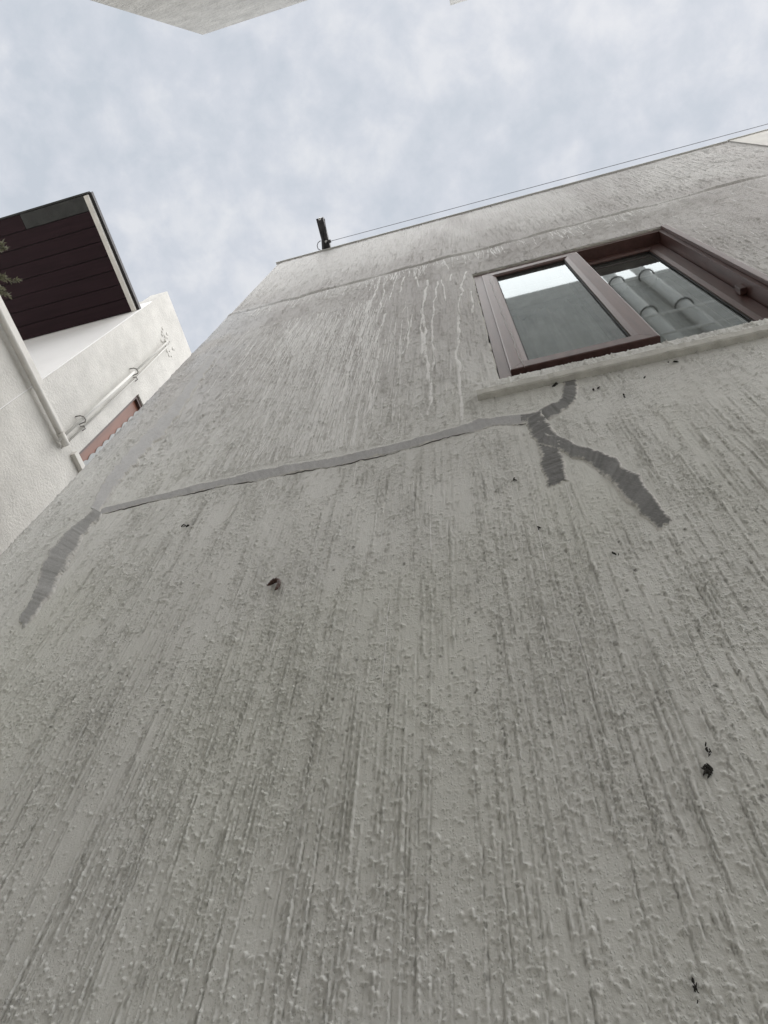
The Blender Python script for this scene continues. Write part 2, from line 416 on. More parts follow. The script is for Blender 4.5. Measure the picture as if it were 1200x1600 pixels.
scratches(5200, 2.1 + EYE, BAND, 0.03, 0.30, dens * 0.5 + 0.5, 1.2, 2.2, 0.0012, 0.0042)
scratches(6500, BAND + 0.05, TZ1, 0.07, 0.32, np.ones_like(dens), 1.3, 2.6, 0.002, 0.006)
grains(85000, TZ0, 2.4 + EYE, 0.6, 1.15, 0.0010, 0.0042, np.clip(dens * 0.45 + crumb * 0.75, 0, 1))
grains(6500, TZ0, 2.4 + EYE, 0.9, 1.6, 0.0022, 0.0052, np.clip(dens * 0.5 + crumb * 0.6, 0, 1))
grains(24000, 2.3 + EYE, TZ1, 1.0, 2.8, 0.0015, 0.0060, np.clip(dens * 0.5 + crumb * 0.6 + 0.1, 0, 1))

# white runs of lime below the slab joint
def wpt(u, v):
    p = atY(u, v); return (p.x, p.z)
bandpts = sorted(wpt(u, v) for u, v in ((20, 850), (150, 795), (300, 757), (450, 724), (560, 705), (690, 672), (790, 646), (900, 620)))
def band_z(x):
    return float(np.interp(x, [p[0] for p in bandpts], [p[1] for p in bandpts])) + 0.03
RUNS = []
def run(path, wid, strength=1.0, height=0.0022):
    """path: list of (x, z) wall metres; wid in m"""
    p = np.array(path); seg = np.hypot(*(p[1:] - p[:-1]).T); s = np.concatenate([[0], np.cumsum(seg)])
    k = max(6, int(s[-1] / (PX * 1.0)))
    q = np.linspace(0, s[-1], k)
    x = np.interp(q, s, p[:, 0]); z = np.interp(q, s, p[:, 1])
    knots = np.arange(0, k + 60, 60)
    x = x + np.interp(np.arange(k), knots, rng.normal(0, wid * 0.38, len(knots)))
    wk = np.interp(np.arange(k), np.arange(0, k + 25, 25), rng.uniform(0.35, 1.15, len(np.arange(0, k + 25, 25)))) * wid
    fade = np.interp(np.arange(k), np.arange(0, k + 60, 60), rng.uniform(0.45, 1.2, len(np.arange(0, k + 60, 60))))
    fade *= np.clip((1 - np.linspace(0, 1, k)) * 12, 0, 1)
    RUNS.append((x, z, wk, fade, strength))
for pl, w in (([(727, 425), (717, 470), (716, 520), (714, 560), (722, 640), (722, 668)], 0.011),
              ([(668, 437), (661, 480), (661, 500), (663, 540), (671, 585), (672, 612), (664, 668)], 0.012),
              ([(665, 450), (659, 500), (660, 560)], 0.008),
              ([(683, 440), (678, 480), (675, 520), (678, 565), (672, 588)], 0.008),
              ([(690, 437), (694, 455), (696, 472)], 0.007),
              ([(645, 492), (640, 520), (636, 550)], 0.008),
              ([(642, 530), (626, 556), (620, 570)], 0.007),
              ([(602, 490), (591, 525), (580, 550)], 0.009),
              ([(595, 545), (582, 590), (572, 650)], 0.010),
              ([(577, 470), (566, 520), (550, 560), (535, 620), (522, 650)], 0.012),
              ([(592, 440), (578, 480), (562, 505)], 0.009),
              ([(604, 436), (597, 470), (593, 485)], 0.009),
              ([(620, 430), (611, 460), (609, 470)], 0.008),
              ([(632, 432), (624, 458)], 0.008), ([(649, 428), (655, 450)], 0.006),
              ([(705, 428), (703, 440)], 0.008), ([(736, 455), (739, 490)], 0.007),
              ([(756, 470), (770, 520), (785, 556)], 0.006)):
    run([wpt(*p) for p in pl], w * 1.1)
for k in range(600):                          # the dense fan of thin runs left of centre
    u = rng.normal(510, 58); 
    if not 360 < u < 640: continue
    v0 = 530 - (u - 330) * 0.26 + abs(rng.normal(0, 50)) if rng.random() < 0.6 else rng.uniform(500, 690)
    x, z = wpt(u, v0)
    if z > BAND - 0.02: z = BAND - rng.uniform(0.02, 0.1)
    ln = rng.uniform(0.15, 1.0)
    if z < band_z(x) + 0.08: continue
    ln = min(ln, z - band_z(x))
    run([(x, z), (x + rng.normal(0, 0.008), z - ln * 0.5), (x + rng.normal(0, 0.015), max(z - ln, band_z(x)))], rng.uniform(0.0030, 0.0058), rng.uniform(0.65, 1.1))
for k in range(110):                          # short ones right under the joint
    x = rng.uniform(-1.35, 0.25); z = BAND - rng.uniform(0.02, 0.12)
    run([(x, z), (x + rng.normal(0, 0.012), z - rng.uniform(0.06, 0.35))], rng.uniform(0.005, 0.010), rng.uniform(0.4, 0.85))
for k in range(170):                          # flecked runs above and right of the window
    x = rng.uniform(0.1, 2.15); z = BAND - rng.uniform(0.02, 0.15) if x < 1.1 else BAND - rng.uniform(0.02, 1.5)
    run([(x, z), (x + rng.normal(0, 0.01), z - rng.uniform(0.06, 0.30))], rng.uniform(0.004, 0.009), rng.uniform(0.3, 0.8))
for k in range(40):                           # fainter pale ridges lower down
    u = rng.uniform(330, 900); v = rng.uniform(680, 980)
    x, z = wpt(u, v); ln = rng.uniform(0.08, 0.35)
    run([(x, z), (x + rng.normal(0, 0.004), z - ln)], rng.uniform(0.0025, 0.0045), rng.uniform(0.10, 0.45), 0.0014)

# --- repair mortar, traced in wall metres: (photo point, width in photo pixels)
PATCHES = [
    ('cement_pale', 'long pale grey mortar band running across the wall below the window', True,
     [((150, 801), 13), ((200, 789), 15), ((300, 765), 17), ((380, 747), 20), ((450, 733), 21), ((520, 722), 22), ((560, 714), 22), ((620, 700), 20),
      ((690, 681), 21), ((725, 671), 23), ((755, 662), 23), ((787, 656), 22), ((822, 655), 24), ((840, 652), 22)]),
    ('cement', 'short hooked grey mortar strip rising to the underside of the sill', False,
     [((806, 656), 12), ((822, 655), 18), ((853, 648), 21), ((877, 636), 25), ((891, 619), 28), ((893, 602), 26), ((887, 586), 28)]),
    ('cement', 'short blunt grey mortar strip, left prong of the fork under the window', True,
     [((832, 645), 26), ((838, 657), 34), ((846, 675), 37), ((857, 696), 42), ((862, 716), 40), ((867, 738), 39), ((874, 760), 40)]),
    ('cement', 'long grey mortar strip, right prong of the fork under the window', True,
     [((842, 684), 20), ((868, 694), 22), ((893, 702), 25), ((920, 711), 28), ((953, 729), 34), ((980, 754), 37), ((1003, 779), 38), ((1024, 804), 37), ((1041, 828), 32)]),
    ('cement_mid', 'frayed grey mortar strip at the low left end of the wall', True,
     [((160, 794), 14), ((150, 802), 18), ((136, 814), 24), ((118, 836), 29), ((100, 858), 34), ((86, 882), 38), ((78, 905), 36), ((66, 930), 31), ((48, 956), 25), ((30, 979), 14)]),
    ('cement_faint', 'thin faint mortar strip climbing along the left corner of the wall', True,
     [((148, 801), 20), ((168, 762), 24), ((205, 717), 26), ((247, 674), 24), ((275, 640), 20), ((305, 597), 15), ((335, 556), 12)]),
]
def wall_width(u, v, wpx, du, dv):
    """half width vector in wall metres for a stroke of wpx photo pixels across direction (du,dv)"""
    l = math.hypot(du, dv); nu, nv = -dv / l * wpx / 2, du / l * wpx / 2
    a = wpt(u + nu, v + nv); b = wpt(u - nu, v - nv)
    return np.array(a), np.array(b)
PATCH_GEO = []
for mname, lab, frayed, pts in PATCHES:
    P = np.array([p for p, w in pts], float); W = np.array([w for p, w in pts], float)
    A, B = [], []
    if mname == 'cement_pale':
        P = np.array([P[0] + (0, 0)] + [x for i in range(1, len(P)) for x in ((P[i - 1] + P[i]) / 2, P[i])]); W = np.interp(np.linspace(0, 1, len(P)), np.linspace(0, 1, len(W)), W) * rng.uniform(0.55, 0.95, len(P))
    for i in range(len(P)):
        d = P[min(i + 1, len(P) - 1)] - P[max(i - 1, 0)]
        a, b = wall_width(P[i][0], P[i][1], W[i], d[0], d[1]); A.append(a); B.append(b)
    A, B = np.array(A), np.array(B)
    C = (A + B) / 2
    s = np.concatenate([[0], np.cumsum(np.hypot(*(C[1:] - C[:-1]).T))])
    k = max(40, int(s[-1] / 0.004)); q = np.linspace(0, s[-1], k)
    sm = lambda Q: np.stack([np.interp(q, s, Q[:, c]) for c in (0, 1)], 1)
    a, b = sm(A), sm(B)
    ker = np.hanning(min(41, k // 3 * 2 + 1)); ker /= ker.sum(); h = len(ker) // 2
    for Q in (a, b):
        for c in (0, 1):
            Q[:, c] = np.convolve(np.pad(Q[:, c], h, mode='edge'), ker, 'valid')
    PATCH_GEO.append((mname, lab, frayed, q, a, b))
    nt_ = 40
    for t in np.linspace(0.0, 1.0, nt_):
        m = a * (1 - t) + b * t
        ix = ((m[:, 0] - TX0) / PX).astype(int); iz = ((m[:, 1] - TZ0) / PX).astype(int)
        for ox in (-3, 0, 3):
            for oz in (-3, 0, 3):
                g = (ix + ox >= 0) & (ix + ox < NX) & (iz + oz >= 0) & (iz + oz < NZ)
                flat[iz[g] + oz, ix[g] + ox] = 1
def box_blur(a, r):
    for ax in (0, 1):
        c = np.cumsum(np.pad(a, [(r + 1, r) if i == ax else (0, 0) for i in (0, 1)], mode='edge'), axis=ax, dtype=np.float64)
        n = a.shape[ax]
        a = (np.take(c, range(2 * r + 1, 2 * r + 1 + n), ax) - np.take(c, range(0, n), ax)) / (2 * r + 1)
        a = a.astype(np.float32)
    return a
flat = box_blur(box_blur(flat, 4), 4)
Hm = Hm * (1 - np.clip(flat * 1.9, 0, 1))

# slow undulation of the hand-floated coat, and the slab joint
Xg = TX0 + np.arange(NX) * PX; Zg = TZ0 + np.arange(NZ) * PX
Hm += (lattice(NX, NZ, 170, 250, 77) - 0.5) * 0.004 + (lattice(NX, NZ, 45, 80, 78) - 0.5) * 0.0012 + (lattice(NX, NZ, 5, 14, 79) - 0.5) * 0.0007
jz = BAND + np.interp(Xg, np.arange(-1.7, 2.5, 0.09), rng.normal(0, 0.012, len(np.arange(-1.7, 2.5, 0.09)))) - 0.035 * np.clip((-0.9 - Xg) / 0.7, 0, 1)
dz = Zg[:, None] - jz[None]
amp = np.interp(Xg, np.arange(-1.7, 2.5, 0.13), rng.uniform(0.25, 1.0, len(np.arange(-1.7, 2.5, 0.13))))[None]
Hm += (np.where(dz > 0, -0.004, 0.0) * 1.0 + 0.013 * amp * np.exp(-(dz / 0.016) ** 2) - 0.009 * amp * np.exp(-((dz + 0.035) / 0.012) ** 2)).astype(np.float32)

# paint maps, coarse
zc = TZ0 + np.arange(cnz) * PX * CO; xc = TX0 + np.arange(cnx) * PX * CO
olive_tint = (sstep(coarse((22, 40), 51), 0.35, 0.65) * 0.55 + 0.35) * np.clip((2.9 + EYE - zc) / 1.3, 0, 1)[:, None] * np.clip((zc - EYE) / 0.9, 0.35, 1)[:, None]  # soft olive patches over the lower wall
stain = 0.48 * np.clip((zc - BAND) / 0.05, 0, 1)[:, None] + sstep(coarse((14, 70), 61, 4), 0.50, 0.72) * 0.45 * np.clip((zc - EYE - 1.8) / 1.2, 0.22, 1)[:, None] + 0.80 * np.clip(1.6 - abs(zc - (3.85 + EYE)) / 0.95, 0.0, 1)[:, None]
smear = sstep(coarse((14, 30), 71, 4), 0.38, 0.60) * np.clip(1 - (xc[None] + 1.6) / 0.55, 0, 1) * np.clip((zc - 2.3 - EYE) / 0.8, 0, 1)[:, None] * np.clip((5.0 + EYE - zc) / 0.2, 0, 1)[:, None] * 0.8
spot = np.zeros((NZ, NX), np.float32)
roughm = np.clip(dens * 0.4 + crumb * 0.5 + 0.2 + 0.6 * np.clip((zc[:, None] - EYE - 2.2) / 1.2, 0, 1), 0, 1)
def mark(u, v, n, spread, size):
    x0, z0 = wpt(u, v)
    for _ in range(n):
        x = x0 + rng.normal(0, spread * 0.6); z = z0 + rng.normal(0, spread * 1.5)
        ix, iz = int((x - TX0) / PX), int((z - TZ0) / PX); r = max(1, int(rng.uniform(0.4, 1.0) * size / PX)); rz = int(r * rng.uniform(1, 2.6))
        if 12 < ix < NX - 12 and 30 < iz < NZ - 30:
            yy, xx = np.mgrid[-rz:rz + 1, -r:r + 1]
            el = np.clip(1.3 - (xx / (r + .5)) ** 2 - (yy / (rz + .5)) ** 2, 0, 1)
            sl = spot[iz - rz:iz + rz + 1, ix - r:ix + r + 1]
            np.maximum(sl, el * rng.uniform(0.3, 0.85), out=sl)
for k in range(900):  # small plaster pits: their shade painted as flat dark specks
    mark(rng.uniform(0, 1200), rng.uniform(430, 1150), 1, 0.0, rng.uniform(0.0015, 0.0036))
mark(905, 960, 14, 0.012, 0.0022); mark(790, 835, 6, 0.01, 0.0022); mark(1190, 1245, 12, 0.010, 0.002)
drip = np.clip(drip, 0, 1)

# --- vertex grid: rows closer together low down, columns snapped to the window opening
def vis(z):
    """range of x the photograph sees at height z above the eye (margin added)"""
    l = np.interp(z, [0.0, 0.40, 0.77, 1.36, 1.87, 9], [-0.70, -0.73, -0.93, -1.27, -1.57, -1.57]) - 0.07
    r = np.interp(z, [0.0, 0.40, 0.70, 1.10, 2.26, 2.85, 4.71, 6.6], [0.10, 0.144, 0.257, 0.409, 0.856, 1.08, 1.80, 2.52]) + 0.09
    return max(l, XL), min(r, XR)
rows = list(np.linspace(0.0, 0.30 + EYE, 40)[:-1])
z = 0.30
while z < 6.625:
    rows.append(z + EYE)
    z += 0.00118 * (z * z + WALL_Y ** 2) ** 0.5 * (z * z + WALL_Y ** 2) ** 0.25 / 0.9
rows.append(TOP)
rows = np.array(rows)
for zz in (WZ0, WZ1):
    rows[np.argmin(abs(rows - zz))] = zz
NC = 800
cA, cB = 30, NC - 1 - 60
zw = rows - EYE
Xv = np.zeros((len(rows), NC))
c0 = c1 = None
lz, rz_ = vis((WZ0 + WZ1) / 2 - EYE)
c0 = int(cA + (WX0 - lz) / (rz_ - lz) * (cB - cA)); c1 = int(cA + (WX1 - lz) / (rz_ - lz) * (cB - cA))
for i, zz in enumerate(zw):
    l, r = vis(zz)
    l = max(l, XL + 0.004); r = min(r, XR - 0.004)
    u0 = l + (c0 - cA) / (cB - cA) * (r - l); u1 = l + (c1 - cA) / (cB - cA) * (r - l)
    k = 1 - sstep(np.array(max(WZ0 - EYE - zz, zz - (WZ1 - EYE), 0.0)), 0.0, 0.6)
    u0 = u0 * (1 - k) + WX0 * k; u1 = u1 * (1 - k) + WX1 * k
    if u1 > r - 0.02: r = min(u1 + 0.06, XR - 0.004)
    Xv[i] = np.interp(np.arange(NC), [0, cA, c0, c1, cB, NC - 1], [XL, l, u0, u1, r, XR])
nr = len(rows)
Zv = np.repeat(rows[:, None], NC, 1)
# cast of the window in the rows: exact
def sample(tex, x, z, res=PX):
    fx = np.clip((x - TX0) / res, 0, tex.shape[1] - 1.001); fz = np.clip((z - TZ0) / res, 0, tex.shape[0] - 1.001)
    ix = fx.astype(int); iz = fz.astype(int); tx = fx - ix; tz = fz - iz
    return (tex[iz, ix] * (1 - tx) + tex[iz, ix + 1] * tx) * (1 - tz) + (tex[iz + 1, ix] * (1 - tx) + tex[iz + 1, ix + 1] * tx) * tz
dzr = np.gradient(rows)[:, None]
def sample_avg(tex, k=4):
    out = 0
    for j in range(k):
        out = out + sample(tex, Xv, Zv + (j / (k - 1) - 0.5) * 0.7 * dzr)
    return out / k
Hv = sample_avg(Hm)
Dv = sample_avg(drip); Sv = sample_avg(spot)
Av = sample(olive_tint, Xv, Zv, PX * CO); Tv = sample(stain, Xv, Zv, PX * CO); Mv = sample(smear, Xv, Zv, PX * CO); Rv = sample(roughm, Xv, Zv, PX * CO)
edge = np.minimum(np.minimum(Xv - XL, XR - Xv) / 0.01, 1)
Hv = Hv * np.clip(edge, 0, 1)
# rounded arris at the opening and at the house corner
Hv -= 0.012 * np.exp(-(Xv - XL) / 0.012)
Yv = WALL_Y - Hv
verts = np.stack([Xv, Yv, Zv], -1).reshape(-1, 3).astype(np.float32)
I, J = np.meshgrid(np.arange(nr - 1), np.arange(NC - 1), indexing='ij')
zm = (rows[:-1] + rows[1:])[:, None] / 2
hole = (J >= c0) & (J < c1) & (zm > WZ0) & (zm < WZ1)
I, J = I[~hole], J[~hole]
quads = np.stack([I * NC + J, I * NC + J + 1, (I + 1) * NC + J + 1, (I + 1) * NC + J], -1).astype(np.int32)
me = bpy.data.meshes.new('wall')
me.vertices.add(len(verts)); me.vertices.foreach_set('co', verts.ravel())
me.loops.add(quads.size); me.loops.foreach_set('vertex_index', quads.ravel())
me.polygons.add(len(quads)); me.polygons.foreach_set('loop_start', np.arange(0, quads.size, 4, dtype=np.int32))
me.update(calc_edges=True)
me.polygons.foreach_set('use_smooth', np.ones(len(quads), bool))
for nm, arr in (('drip', Dv), ('olive_tint', Av), ('smear', Mv), ('stain', Tv), ('moss', Sv), ('rough', Rv)):
    a = me.attributes.new(nm, 'FLOAT', 'POINT'); a.data.foreach_set('value', np.clip(arr, 0, 1).ravel().astype(np.float32))
print('wall grid', nr, NC, len(quads) * 2, 'tris')

house = empty('plaster_house', (0.3, WALL_Y, 0), 'grey house with scratched plaster wall, white lime runs and a brown window', 'house')
wall = link('wall', me, MT['wall'], house)

# the rest of the house shell: side, back, far end, roof, window reveal
DEP = 6.5
boxes('side_wall', [(XL, XL + 0.24, WALL_Y + 0.02, WALL_Y + DEP, 0, TOP - 0.002)], MT['plain_plaster'], house)
boxes('back_wall', [(XL + 0.24, XR - 0.006, WALL_Y + DEP - 0.24, WALL_Y + DEP, 0, TOP - 0.002)], MT['plain_plaster'], house)
boxes('roof', [(XL + 0.24, XR - 0.006, WALL_Y + 0.16, WALL_Y + DEP - 0.24, TOP - 0.42, TOP - 0.25)], MT['roof'], house)
cp = boxes('parapet_flashing', [(XL - 0.008, XR - 0.003, WALL_Y - 0.010, WALL_Y + 0.16, TOP, TOP + 0.012)], MT['flash'], house)
# inner leaf of the wall around the opening, giving the reveal its depth
T0, T1 = WALL_Y + 0.012, WALL_Y + 0.24
boxes('inner_wall', [(XL + 0.242, WX0, T0, T1, 0, TOP - 0.004), (WX1, XR - 0.006, T0, T1, 0, TOP - 0.004),
                     (WX0, WX1, T0, T1, 0, WZ0 - 0.0), (WX0, WX1, T0, T1, WZ1, TOP - 0.004)], MT['plain_plaster'], house)
# reveal: plaster lining from the outer skin to the window frame
bm = bmesh.new()
def reveal_strip(p, q, inward):
    n = 60
    prev = None
    for i in range(n + 1):
        t = i / n
        x = p[0] + (q[0] - p[0]) * t; z_ = p[1] + (q[1] - p[1]) * t
        j = random.gauss(0, 0.0022)
        ring = [bm.verts.new((x + inward[0] * 0.0, WALL_Y + 0.001, z_ + inward[1] * 0.0)),
                bm.verts.new((x + inward[0] * (0.005 + j), WALL_Y + 0.004 + abs(j), z_ + inward[1] * (0.005 + j))),
                bm.verts.new((x + inward[0] * (0.007 + j), WALL_Y + 0.06, z_ + inward[1] * (0.007 + j))),
                bm.verts.new((x + inward[0] * 0.007, WALL_Y + 0.16, z_ + inward[1] * 0.007))]
        if prev:
            for k in range(3):
                bm.faces.new((prev[k], prev[k + 1], ring[k + 1], ring[k]))
        prev = ring
reveal_strip((WX0, WZ0), (WX0, WZ1), (1, 0)); reveal_strip((WX0, WZ1), (WX1, WZ1), (0, -1)); reveal_strip((WX1, WZ1), (WX1, WZ0), (-1, 0))
bmesh.ops.recalc_face_normals(bm, faces=bm.faces)
me = bpy.data.meshes.new('window_reveal'); bm.to_mesh(me); bm.free()
link('window_reveal', me, MT['sill'], house)

# repair mortar strips
for pi, (mname, lab, frayed, q, a, b) in enumerate(PATCH_GEO):
    k = len(q); nt_ = 18
    r = np.random.default_rng(200 + pi)
    t = np.linspace(0, 1, nt_)
    kn = np.arange(0, k + 9, 9)
    ja = np.interp(np.arange(k), kn, r.normal(0, 0.065, len(kn))); jb = np.interp(np.arange(k), kn, r.normal(0, 0.065, len(kn)))
    ja = ja + r.normal(0, 0.016, k); jb = jb + r.normal(0, 0.016, k)
    T = ja[:, None] + (1 + jb - ja)[:, None] * t[None]
    X = a[:, :1] * (1 - T) + b[:, :1] * T; Zp = a[:, 1:] * (1 - T) + b[:, 1:] * T
    d = np.gradient((a + b) / 2, axis=0); d /= np.hypot(d[:, 0], d[:, 1])[:, None] + 1e-9
    if frayed:                                # ends pulled out into brush marks
        pull = np.interp(np.arange(nt_), np.arange(0, nt_ + 2, 2), r.normal(0, 0.006, len(np.arange(0, nt_ + 2, 2))))
        wgt = np.exp(-(q[-1] - q) / 0.02)
        X += (wgt[:, None] * pull[None]) * d[:, :1]; Zp += (wgt[:, None] * pull[None]) * d[:, 1:]
    # trowel ridges across the strip, tilted a little
    ph = np.arange(k)[:, None] * 0.004 + (t[None] - 0.5) * 0.014
    ridg = np.interp(ph.ravel(), np.arange(-0.1, q[-1] + 0.2, 0.006), r.normal(0, 1, len(np.arange(-0.1, q[-1] + 0.2, 0.006)))).reshape(ph.shape)
    step = np.interp(ph.ravel(), np.arange(-0.1, q[-1] + 0.2, 0.045), r.normal(0, 1, len(np.arange(-0.1, q[-1] + 0.2, 0.045)))).reshape(ph.shape)
    prof = np.clip(np.minimum(t, 1 - t) * 9, 0, 1) ** 0.6
    endp = np.clip(np.minimum(q, q[-1] - q) / 0.006, 0, 1)
    ra = {'cement': 1.0, 'cement_mid': 0.6, 'cement_pale': 0.35, 'cement_faint': 0.12}[mname]
    hgt = (0.0036 + 0.0006 * pi + ra * (0.0005 * ridg + 0.0011 * step + 0.0003 * r.normal(0, 1, ph.shape))) * prof[None] * endp[:, None]
    Y = WALL_Y + 0.0015 - np.maximum(hgt, -0.001) - sample(Hm, X, Zp)
    vtx = np.stack([X, Y, Zp], -1).reshape(-1, 3)
    fc = [(i * nt_ + j, i * nt_ + j + 1, (i + 1) * nt_ + j + 1, (i + 1) * nt_ + j) for i in range(k - 1) for j in range(nt_ - 1)]
    me = mesh_from(vtx, fc, 'mortar_strip')
    bm = bmesh.new(); bm.from_mesh(me); bmesh.ops.recalc_face_normals(bm, faces=bm.faces); bm.to_mesh(me); bm.free()
    o = link('mortar_strip', me, MT[mname], house, smooth=True)
    o['label'] = lab
    ef = np.minimum(t, 1 - t)[None] * 1.7 * np.ones((k, 1))
    if frayed:
        ef = np.minimum(ef, ((q[-1] - q) / 0.035)[:, None])
    at_ = me.attributes.new('feather', 'FLOAT', 'POINT'); at_.data.foreach_set('value', np.clip(ef, 0, 1).ravel().astype(np.float32))
    at_ = me.attributes.new('stroke', 'FLOAT', 'POINT'); at_.data.foreach_set('value', np.clip(0.5 + ra * (0.17 * ridg + 0.16 * step), 0, 1).ravel().astype(np.float32))
    if pi == 0:                               # hairline crack along the lower edge of the long band
        low = a if a[:, 1].mean() < b[:, 1].mean() else b
        i0 = 6
        while i0 < k - 12:
            n_ = int(r.uniform(18, 70)); i1 = min(i0 + n_, k - 4)
            pts_ = [Vector((low[i_, 0], WALL_Y - 0.0012 - float(sample(Hm, low[i_:i_ + 1, 0], low[i_:i_ + 1, 1])[0]), low[i_, 1] + 0.002 + r.normal(0, 0.0022))) for i_ in range(i0, i1, 3)]
            if len(pts_) > 2:
                tubes('crack', [(pts_, [max(0.0004, 0.0017 * math.sin(math.pi * (j_ + 0.5) / len(pts_))) for j_ in range(len(pts_))])], MT['crack'], house, seg=5)
            i0 = i1 + int(r.uniform(2, 25))

# the lime runs: thin raised ribbons, the bold ones each a part, the fine ones together
def run_geo(x, z, wk, fade, strength, vts, fcs, wf=0.5):
    idx = np.arange(0, len(x), 7)
    live = fade[idx] * strength > 0.28
    prev = None
    for n_, i_ in enumerate(idx):
        if not live[n_]:
            prev = None; continue
        w = wk[i_] * wf * min(1.0, 0.35 + fade[i_] * strength)
        xs3 = np.array([x[i_] - w, x[i_], x[i_] + w])
        if not (XL + 0.02 < x[i_] < XR - 0.02): prev = None; continue
        if WX0 - 0.01 < x[i_] < WX1 + 0.01 and WZ0 - 0.1 < z[i_] < WZ1 + 0.01: prev = None; continue
        hh = sample(HmS, xs3, np.full(3, z[i_]))
        b_ = len(vts)
        vts.extend([(xs3[0], WALL_Y - hh[0] - 0.0002, z[i_]), (xs3[1], WALL_Y - max(hh) - 0.0009, z[i_]), (xs3[2], WALL_Y - hh[2] - 0.0002, z[i_])])
        if prev is not None:
            fcs.extend([(prev, b_, b_ + 1, prev + 1), (prev + 1, b_ + 1, b_ + 2, prev + 2)])
        prev = b_
HmS = box_blur(Hm, 2)
fv, ff = [], []
for n_run, rn in enumerate(RUNS):
    if n_run < 18:
        bv, bf = [], []
        run_geo(*rn, bv, bf, 0.6)
        if bf: link('lime_run', mesh_from(bv, bf, 'lime_run'), MT['lime_wall'], house, smooth=True)
    else:
        run_geo(*rn, fv, ff)
o = link('fine_lime_runs', mesh_from(fv, ff, 'fine_lime_runs'), MT['lime_wall'], house, smooth=True); o['kind'] = 'stuff'

# window sill
def rough_bar(name, x0, x1, y0, y1, z0, z1, mat, parent, n=70, jit=0.0009, seed=1):
    r = random.Random(seed); bm = bmesh.new(); prev = None
    for i in range(n + 1):
        x = x0 + (x1 - x0) * i / n
        j = [r.gauss(0, jit) for _ in range(6)]
        ring = [(x, y1, z0 + j[0]), (x, y0 + 0.004 + j[1], z0 + j[0] * 0.5), (x, y0 + j[1], z0 + 0.006 + j[2]), (x, y0 + j[3], z1 - 0.008 + j[4]), (x, y0 + 0.008 + j[3], z1 + j[5] * 0.6), (x, y1, z1)]
        ring = [bm.verts.new(p) for p in ring]
        if prev:
            for k in range(6): bm.faces.new((prev[k], prev[(k + 1) % 6], ring[(k + 1) % 6], ring[k]))
        else: bm.faces.new(ring)
        prev = ring
    bm.faces.new(prev[::-1])
    bmesh.ops.recalc_face_normals(bm, faces=bm.faces)
    me = bpy.data.meshes.new(name); bm.to_mesh(me); bm.free()
    return link(name, me, mat, parent)

# sliding window: outer frame, a front sash on the left, a rear sash on the right
FY = WALL_Y + 0.012
window = boxes('window', [
    (WX0 + 0.008, WX0 + 0.050, FY, FY + 0.11, WZ0 + 0.001, WZ1 - 0.008),
    (WX1 - 0.050, WX1 - 0.008, FY, FY + 0.11, WZ0 + 0.001, WZ1 - 0.008),
    (WX0 + 0.0505, WX1 - 0.0505, FY, FY + 0.11, WZ1 - 0.050, WZ1 - 0.008),
    (WX0 + 0.0505, WX1 - 0.0505, FY + 0.045, FY + 0.11, WZ0 + 0.001, WZ0 + 0.055)], MT['frame'], house, bevel=0.002)
window['label'] = 'brown sliding window with two sashes'
SLY = WALL_Y - 0.022
rough_bar('sill', atY(745, 616, SLY).x, 1.30, SLY, WALL_Y + 0.045, atY(745, 617.5, SLY).z, atY(745, 608, SLY).z, MT['sill'], window, seed=3)
def sash(name, x0, x1, z0, z1, y, th, sl, sr, sb, st):
    """four mitred profiles, each sloping towards the glass"""
    bm = bmesh.new()
    o_ = [(x0, z0), (x1, z0), (x1, z1), (x0, z1)]
    i_ = [(x0 + sl, z0 + sb), (x1 - sr, z0 + sb), (x1 - sr, z1 - st), (x0 + sl, z1 - st)]
    m_ = [(o_[k][0] * .25 + i_[k][0] * .75, o_[k][1] * .25 + i_[k][1] * .75) for k in range(4)]
    g = 0.0009
    for k in range(4):
        n = (k + 1) % 4
        d = Vector((o_[n][0] - o_[k][0], o_[n][1] - o_[k][1])).normalized() * g
        def prof(c, s):
            ox, oz = o_[c]; mx, mz = m_[c]; ix, iz = i_[c]
            return [(ox + d.x * s, y + 0.003, oz + d.y * s), (ox * .94 + ix * .06 + d.x * s, y, oz * .94 + iz * .06 + d.y * s), (mx + d.x * s, y, mz + d.y * s), (ix + d.x * s, y + 0.007, iz + d.y * s),
                    (ix + d.x * s, y + th, iz + d.y * s), (ox + d.x * s, y + th, oz + d.y * s)]
        prism_bm(bm, prof(k, 1), prof(n, -1))
    bmesh.ops.recalc_face_normals(bm, faces=bm.faces)
    me = bpy.data.meshes.new(name); bm.to_mesh(me); bm.free()
    return link(name, me, MT['frame'], window)
S1Y = WALL_Y + 0.001
S1X0, S1X1 = atY(797.5, 578, S1Y).x, (atY(1034, 528, S1Y).x + atY(900.5, 392, S1Y).x) / 2
S1Z0 = atY(797.5, 578, S1Y).z; S1Z1 = atY(900.5, 393, S1Y).z
print('sash', S1X0, S1X1, S1Z0 - EYE, S1Z1 - EYE, WZ1 - EYE)
sash('sash', S1X0, S1X1, S1Z0, S1Z1, S1Y, 0.042, 0.068, 0.075, 0.080, 0.075)
S2Y = FY + 0.058
S2X0, S2X1 = 0.500, WX1 - 0.052
sash('sash', S2X0, S2X1, WZ0 + 0.036, WZ1 - 0.052, S2Y, 0.042, 0.07, 0.072, 0.075, 0.075)
def pane(x0, x1, z0, z1, y):
    bm = bmesh.new(); v = [bm.verts.new(p) for p in ((x0, y, z0), (x1, y, z0), (x1, y, z1), (x0, y, z1))]; bm.faces.new(v)
    me = bpy.data.meshes.new('pane'); bm.to_mesh(me); bm.free()
    return link('pane', me, MT['glass'], window)
